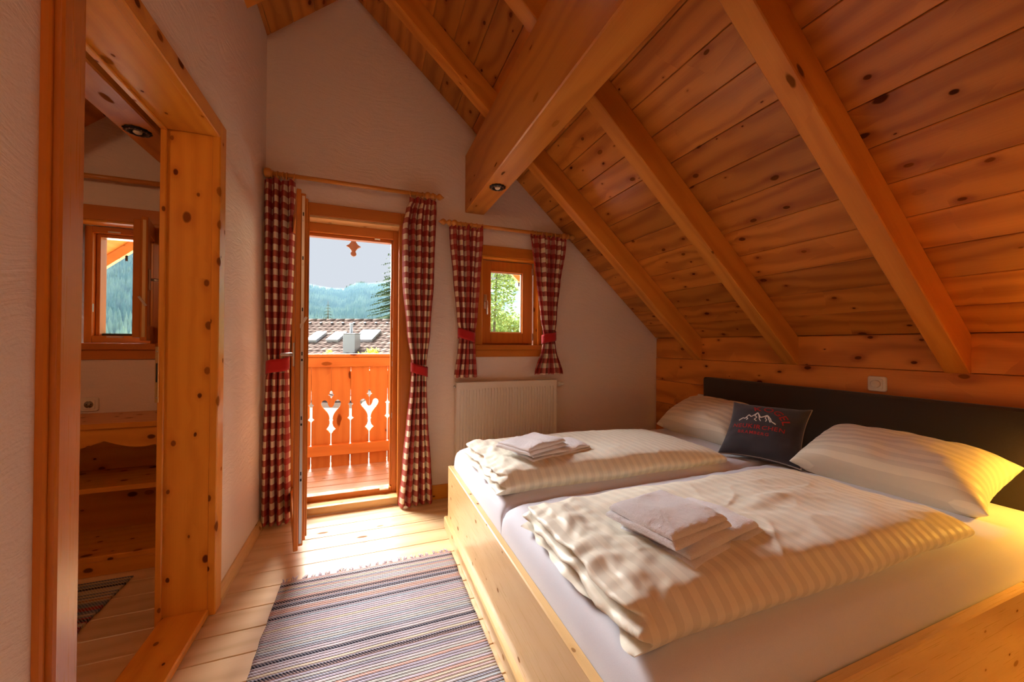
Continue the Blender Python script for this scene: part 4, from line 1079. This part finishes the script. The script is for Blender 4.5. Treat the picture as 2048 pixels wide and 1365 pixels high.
link('flue', lathe_mesh('flue', [(0, 0.05), (0.28, 0.05), (0.29, 0.07), (0.34, 0.07), (0.36, 0.03)], 'z', ZINC, 14), ch, (-0.05, 0.05, 0.53), None, True)

# trees
def spruce(label, base, height, rad, seed, tiers, mat=NEEDLE):
    rnd = random.Random(seed); t = thing('spruce_tree', label, 'tree', base, 'spruces behind the neighbouring roof')
    tube('trunk', [(0, 0, 0), (0, 0, height*0.6), (0, 0, height)], [height*0.018, height*0.010, 0.01], BARK, t, 8, True)
    V, Fc = [], []
    for k in range(tiers):
        f = k/tiers; z = height*(0.12+0.87*f); R = rad*(1-f)**0.85+0.05
        nb = max(6, int(15*(1-f)+5))
        for b in range(nb):
            A = 2*pi*b/nb+rnd.random()*1.2; L = R*rnd.uniform(0.72, 1.12); dr = 0.30*L+rnd.uniform(-.05, .05)*L
            ns = max(5, int(L/0.14)); ca, sa = cos(A), sin(A)
            for q in range(ns):
                f0 = (q+0.15)/ns; wd = 0.30*L*(1-f0)**0.7*rnd.uniform(.5, 1.1)+0.06
                zc = z-dr*f0**1.3+0.10*L*max(0, f0-0.7)
                for sgn in (-1, 1):
                    c = Vector((ca*L*f0, sa*L*f0, zc)); o1 = Vector((ca*L*(f0+0.85/ns), sa*L*(f0+0.85/ns), zc-dr*0.12))
                    tip = c+Vector((ca*0.55*wd-sgn*sa*wd, sa*0.55*wd+sgn*ca*wd, -0.30*wd+rnd.uniform(-.05, .04)))
                    i0 = len(V); V += [c, o1, tip]; Fc.append([i0, i0+1, i0+2])
    o = link('foliage', mesh_from('foliage', V, Fc, mat, None), t, (0, 0, 0), None, True); o['kind'] = 'stuff'
    return t
spruce('big spruce tree rising behind the tiled roof at the right jamb', (2.85, 28.0, -3.4), 15.4, 4.3, 5, 62)
spruce('small pointed spruce tree behind the middle of the tiled roof', (-2.73, 31.5, -3.4), 7.75, 1.5, 6, 30)
def broadleaf(label, base, clusters, trunk, nleaf, size, mat, seed, group='broadleaf trees outside the small window'):
    rnd = random.Random(seed); t = thing('broadleaf_tree', label, 'tree', base, group)
    if trunk:
        for pts, r in trunk: tube('trunk', pts, r, BARK, t, 7, True)
    V, Fc = [], []
    tot = sum(c[3]*c[4]*c[5] for c in clusters)
    for (cx, cy, cz, rx_, ry_, rz_) in clusters:
        for k in range(int(nleaf*rx_*ry_*rz_/tot)):
            while True:
                p = Vector((rnd.uniform(-1, 1), rnd.uniform(-1, 1), rnd.uniform(-1, 1)))
                if p.length < 1 and noise.noise((p.x*2.4+cx, p.y*2.4, p.z*2.4+cz)) > -0.16: break
            c = Vector((cx+p.x*rx_, cy+p.y*ry_, cz+p.z*rz_))
            a = Vector((rnd.gauss(0, 1), rnd.gauss(0, 1), rnd.gauss(0, 1))).normalized(); b = a.orthogonal().normalized(); s = size*rnd.uniform(.6, 1.3)
            i0 = len(V); V += [c-a*s, c+b*s*.5, c+a*s, c-b*s*.5]; Fc.append([i0, i0+1, i0+2, i0+3])
    o = link('foliage', mesh_from('foliage', V, Fc, mat, None), t, (0, 0, 0), None, True); o['kind'] = 'stuff'
    return t
broadleaf('slender birch like tree with airy leaves in the small window', (4.3, 13.0, -3.4),
          [(-0.2, 0, 6.2, 1.0, 0.9, 1.5), (-0.9, 0.2, 5.2, 0.7, 0.7, 1.4), (0.7, 0.2, 7.4, 1.3, 0.8, 0.9), (1.6, 0.2, 6.9, 0.5, 0.5, 0.5)],
          [([(0, 0, 0), (-0.05, 0, 4.0), (0.1, 0, 7.8)], [0.09, 0.06, 0.03]), ([(-0.05, 0, 3.8), (-0.2, 0, 5.4), (-0.25, 0, 7.6)], [0.05, 0.04, 0.02])], 5200, 0.075, LEAF, 3)
broadleaf('dense green thicket filling the lower part of the small window', (5.9, 16.6, -3.4),
          [(-1.4, 0, 4.8, 1.2, 0.9, 1.1), (0.2, 0, 5.0, 1.3, 0.9, 1.2), (1.7, 0, 5.3, 1.2, 0.9, 1.0), (0.4, -.3, 3.6, 2.6, 1.0, 1.5)], None, 15000, 0.085, LEAF, 8)
broadleaf('yellow green shrub at the bottom of the small window', (4.9, 12.0, -3.4),
          [(0.2, 0, 3.9, 1.1, 0.7, 0.85), (-0.8, 0, 3.5, 0.9, 0.7, 0.8)], None, 5200, 0.07, LEAF2, 12)
fbx = thing('flower_box', 'larch flower box hung outside the balcony railing', 'flower box', (-0.1, 4.16, 0.72))
box('trough', -0.75, 0.65, 4.085, 4.27, 0.74, 0.92, W_BALC, fbx, 'x', 0.004)
broadleaf('bright leafy plant poking above the balcony railing on the left', (-0.30, 4.19, 0.92), [(-0.06, 0, 0.17, 0.06, 0.04, 0.06), (0.0, 0, 0.10, 0.08, 0.05, 0.06)], [([(0, 0, 0), (-0.02, 0, 0.1)], [0.006, 0.004])], 60, 0.026, LEAF2, 21, 'plants behind the balcony railing')
broadleaf('bright leafy plant poking above the balcony railing on the right', (0.00, 4.19, 0.92), [(0.03, 0, 0.15, 0.14, 0.05, 0.06), (0.08, 0, 0.20, 0.05, 0.04, 0.05)], [([(0, 0, 0), (0.02, 0, 0.1)], [0.006, 0.004])], 90, 0.026, LEAF2, 22, 'plants behind the balcony railing')

# mountains: forested slopes (polar height field around the house)
MT = MB('forest_slope'); pp = MT.n('NewGeometry').outputs['Position']
MT.col(MT.mix(MT.step(MT.noise(pp, 0.035, 5.0, 0.65), 0.38, 0.62), (0.10, 0.19, 0.16), (0.24, 0.33, 0.25))); MT.rough(0.95); MT.b.inputs['Specular IOR Level'].default_value = 0.0
MT = MT.m
prof = [(-65, 0.34), (-45, 0.33), (-30, 0.31), (-18, 0.26), (-12, 0.17), (-9, 0.135), (-7, 0.124), (-5, 0.119), (-3.2, 0.118), (-2.2, 0.130), (-0.8, 0.139), (0.4, 0.135), (2, 0.139), (4, 0.150), (7, 0.155), (12, 0.15), (25, 0.16), (45, 0.2), (65, 0.22)]
def ridge_el(a):
    for (a0, e0), (a1, e1) in zip(prof, prof[1:]):
        if a0 <= a <= a1: f = (a-a0)/(a1-a0); f = f*f*(3-2*f); return e0+(e1-e0)*f
    return prof[-1][1]
V, Fc = [], []
na, nr_ = 420, 40
def mpt(a, q):
    R = 260+440*q; el = ridge_el(a); zt = el*700
    z = -3.4 + (zt+3.4)*(q**1.15)
    x, y = R*sin(radians(a)), R*cos(radians(a))
    n_ = noise.fractal((x*0.012, y*0.012, 3.0), 1.0, 2.0, 4)
    z += 11*n_*min(1, q*4)*(1-q**6) ; return Vector((x, y, z))
for i in range(na+1):
    a = -65+130*i/na
    for j in range(nr_+1): V.append(mpt(a, j/nr_))
n = nr_+1
for i in range(na):
    for j in range(nr_): Fc.append([i*n+j, (i+1)*n+j, (i+1)*n+j+1, i*n+j+1])
mo = link('mountain', mesh_from('mountain', V, Fc, MT, None, True)); tag(mo, 'blue hazy forested mountain ridge in the distance', 'mountain', kind='structure')
rnd = random.Random(2); V, Fc = [], []
for k in range(44000):
    a = rnd.uniform(-40, 14); q = rnd.random()**0.8
    p = mpt(a, min(q, 0.995)); h = rnd.uniform(6, 12); r_ = h*0.2; i0 = len(V); A0 = rnd.random()*6
    V += [p+Vector((r_*cos(A0+m*pi/2), r_*sin(A0+m*pi/2), -1)) for m in range(4)]+[p+Vector((0, 0, h))]
    Fc += [[i0+m, i0+(m+1) % 4, i0+4] for m in range(4)]
fo = link('mountain_forest', mesh_from('mountain_forest', V, Fc, MT, None)); tag(fo, 'countless conifers covering the far mountain slopes', 'forest', kind='stuff')
hz = MB('valley_haze_air'); hz.t.nodes.remove(hz.b)
vs = hz.n('VolumeScatter', {'Color': (0.42, 0.72, 1.0, 1), 'Density': 0.00034, 'Anisotropy': 0.0}); hz.t.links.new(vs.outputs[0], hz.out.inputs['Volume'])
bm = bmesh.new(); cols = []
for i in range(53):
    a = -39+1.5*i; sa, ca = sin(radians(a)), cos(radians(a)); el = ridge_el(a)+0.013
    cols.append([bm.verts.new((R_*sa, R_*ca, z_)) for R_, z_ in ((70, -3.3), (70, el*70+1.0), (690, el*690+1.0), (690, -3.3))])
for p_, q_ in zip(cols, cols[1:]):
    for k in range(4): bm.faces.new([p_[k], q_[k], q_[(k+1) % 4], p_[(k+1) % 4]])
bm.faces.new(cols[0]); bm.faces.new(cols[-1][::-1])
ho = link('valley_haze', from_bm('valley_haze', bm, hz.m, None))
tag(ho, 'thin blue haze over the valley before the mountains', 'haze', kind='stuff')

# ------------------------------------------------------------------ lamps of the room (behind the camera and at the bed head), plus an added one next door
def glow(name, col, s): return plain(name, (0.8, 0.7, 0.55), 0.5, emit=(col, s))
lp = thing('bedside_lamp', 'small warm bedside wall lamp at the near end of the headboard', 'lamp', (2.62, 0.38, 0.86))
link('shade', lathe_mesh('shade', [(0.0, 0.075), (0.13, 0.045)], 'z', plain('lamp_shade', (0.75, 0.55, 0.25), 0.7), 24, caps=False), lp, (2.50, 0.36, 0.86))
tube('arm', [(2.63, 0.36, 0.90), (2.50, 0.36, 0.98)], 0.006, BRASS, lp, 8, loc=(2.63, 0.36, 0.90))
light('bedside_bulb', 'POINT', (2.50, 0.36, 0.885), 22.0, (1.0, 0.52, 0.07), shadow_soft_size=0.04)
for k, (x, y, z, rad, st, lab) in enumerate(((-0.10, -1.30, 2.30, 0.16, 17.0, 'white globe ceiling lamp hanging behind the camera'), (-1.85, 0.9, 1.95, 0.10, 34.0, 'unseen white globe lamp added to brighten the next room'))):  # the next-room globe is unseen, added to brighten that room
    cl = thing('globe_lamp', lab, 'lamp', (x, y, z))
    gp = [(-rad*cos(pi*i/14), max(rad*sin(pi*i/14), 0.001)) for i in range(15)]
    link('globe', lathe_mesh('globe', gp, 'z', glow('globe_%d' % k, (1.0, 0.60, 0.32), st), 28), cl, (x, y, z))
    tube('cord', [(x, y, z+rad), (x, y, roof(x)-0.02)], 0.004, IRON, cl, 6, loc=(x, y, z+rad))
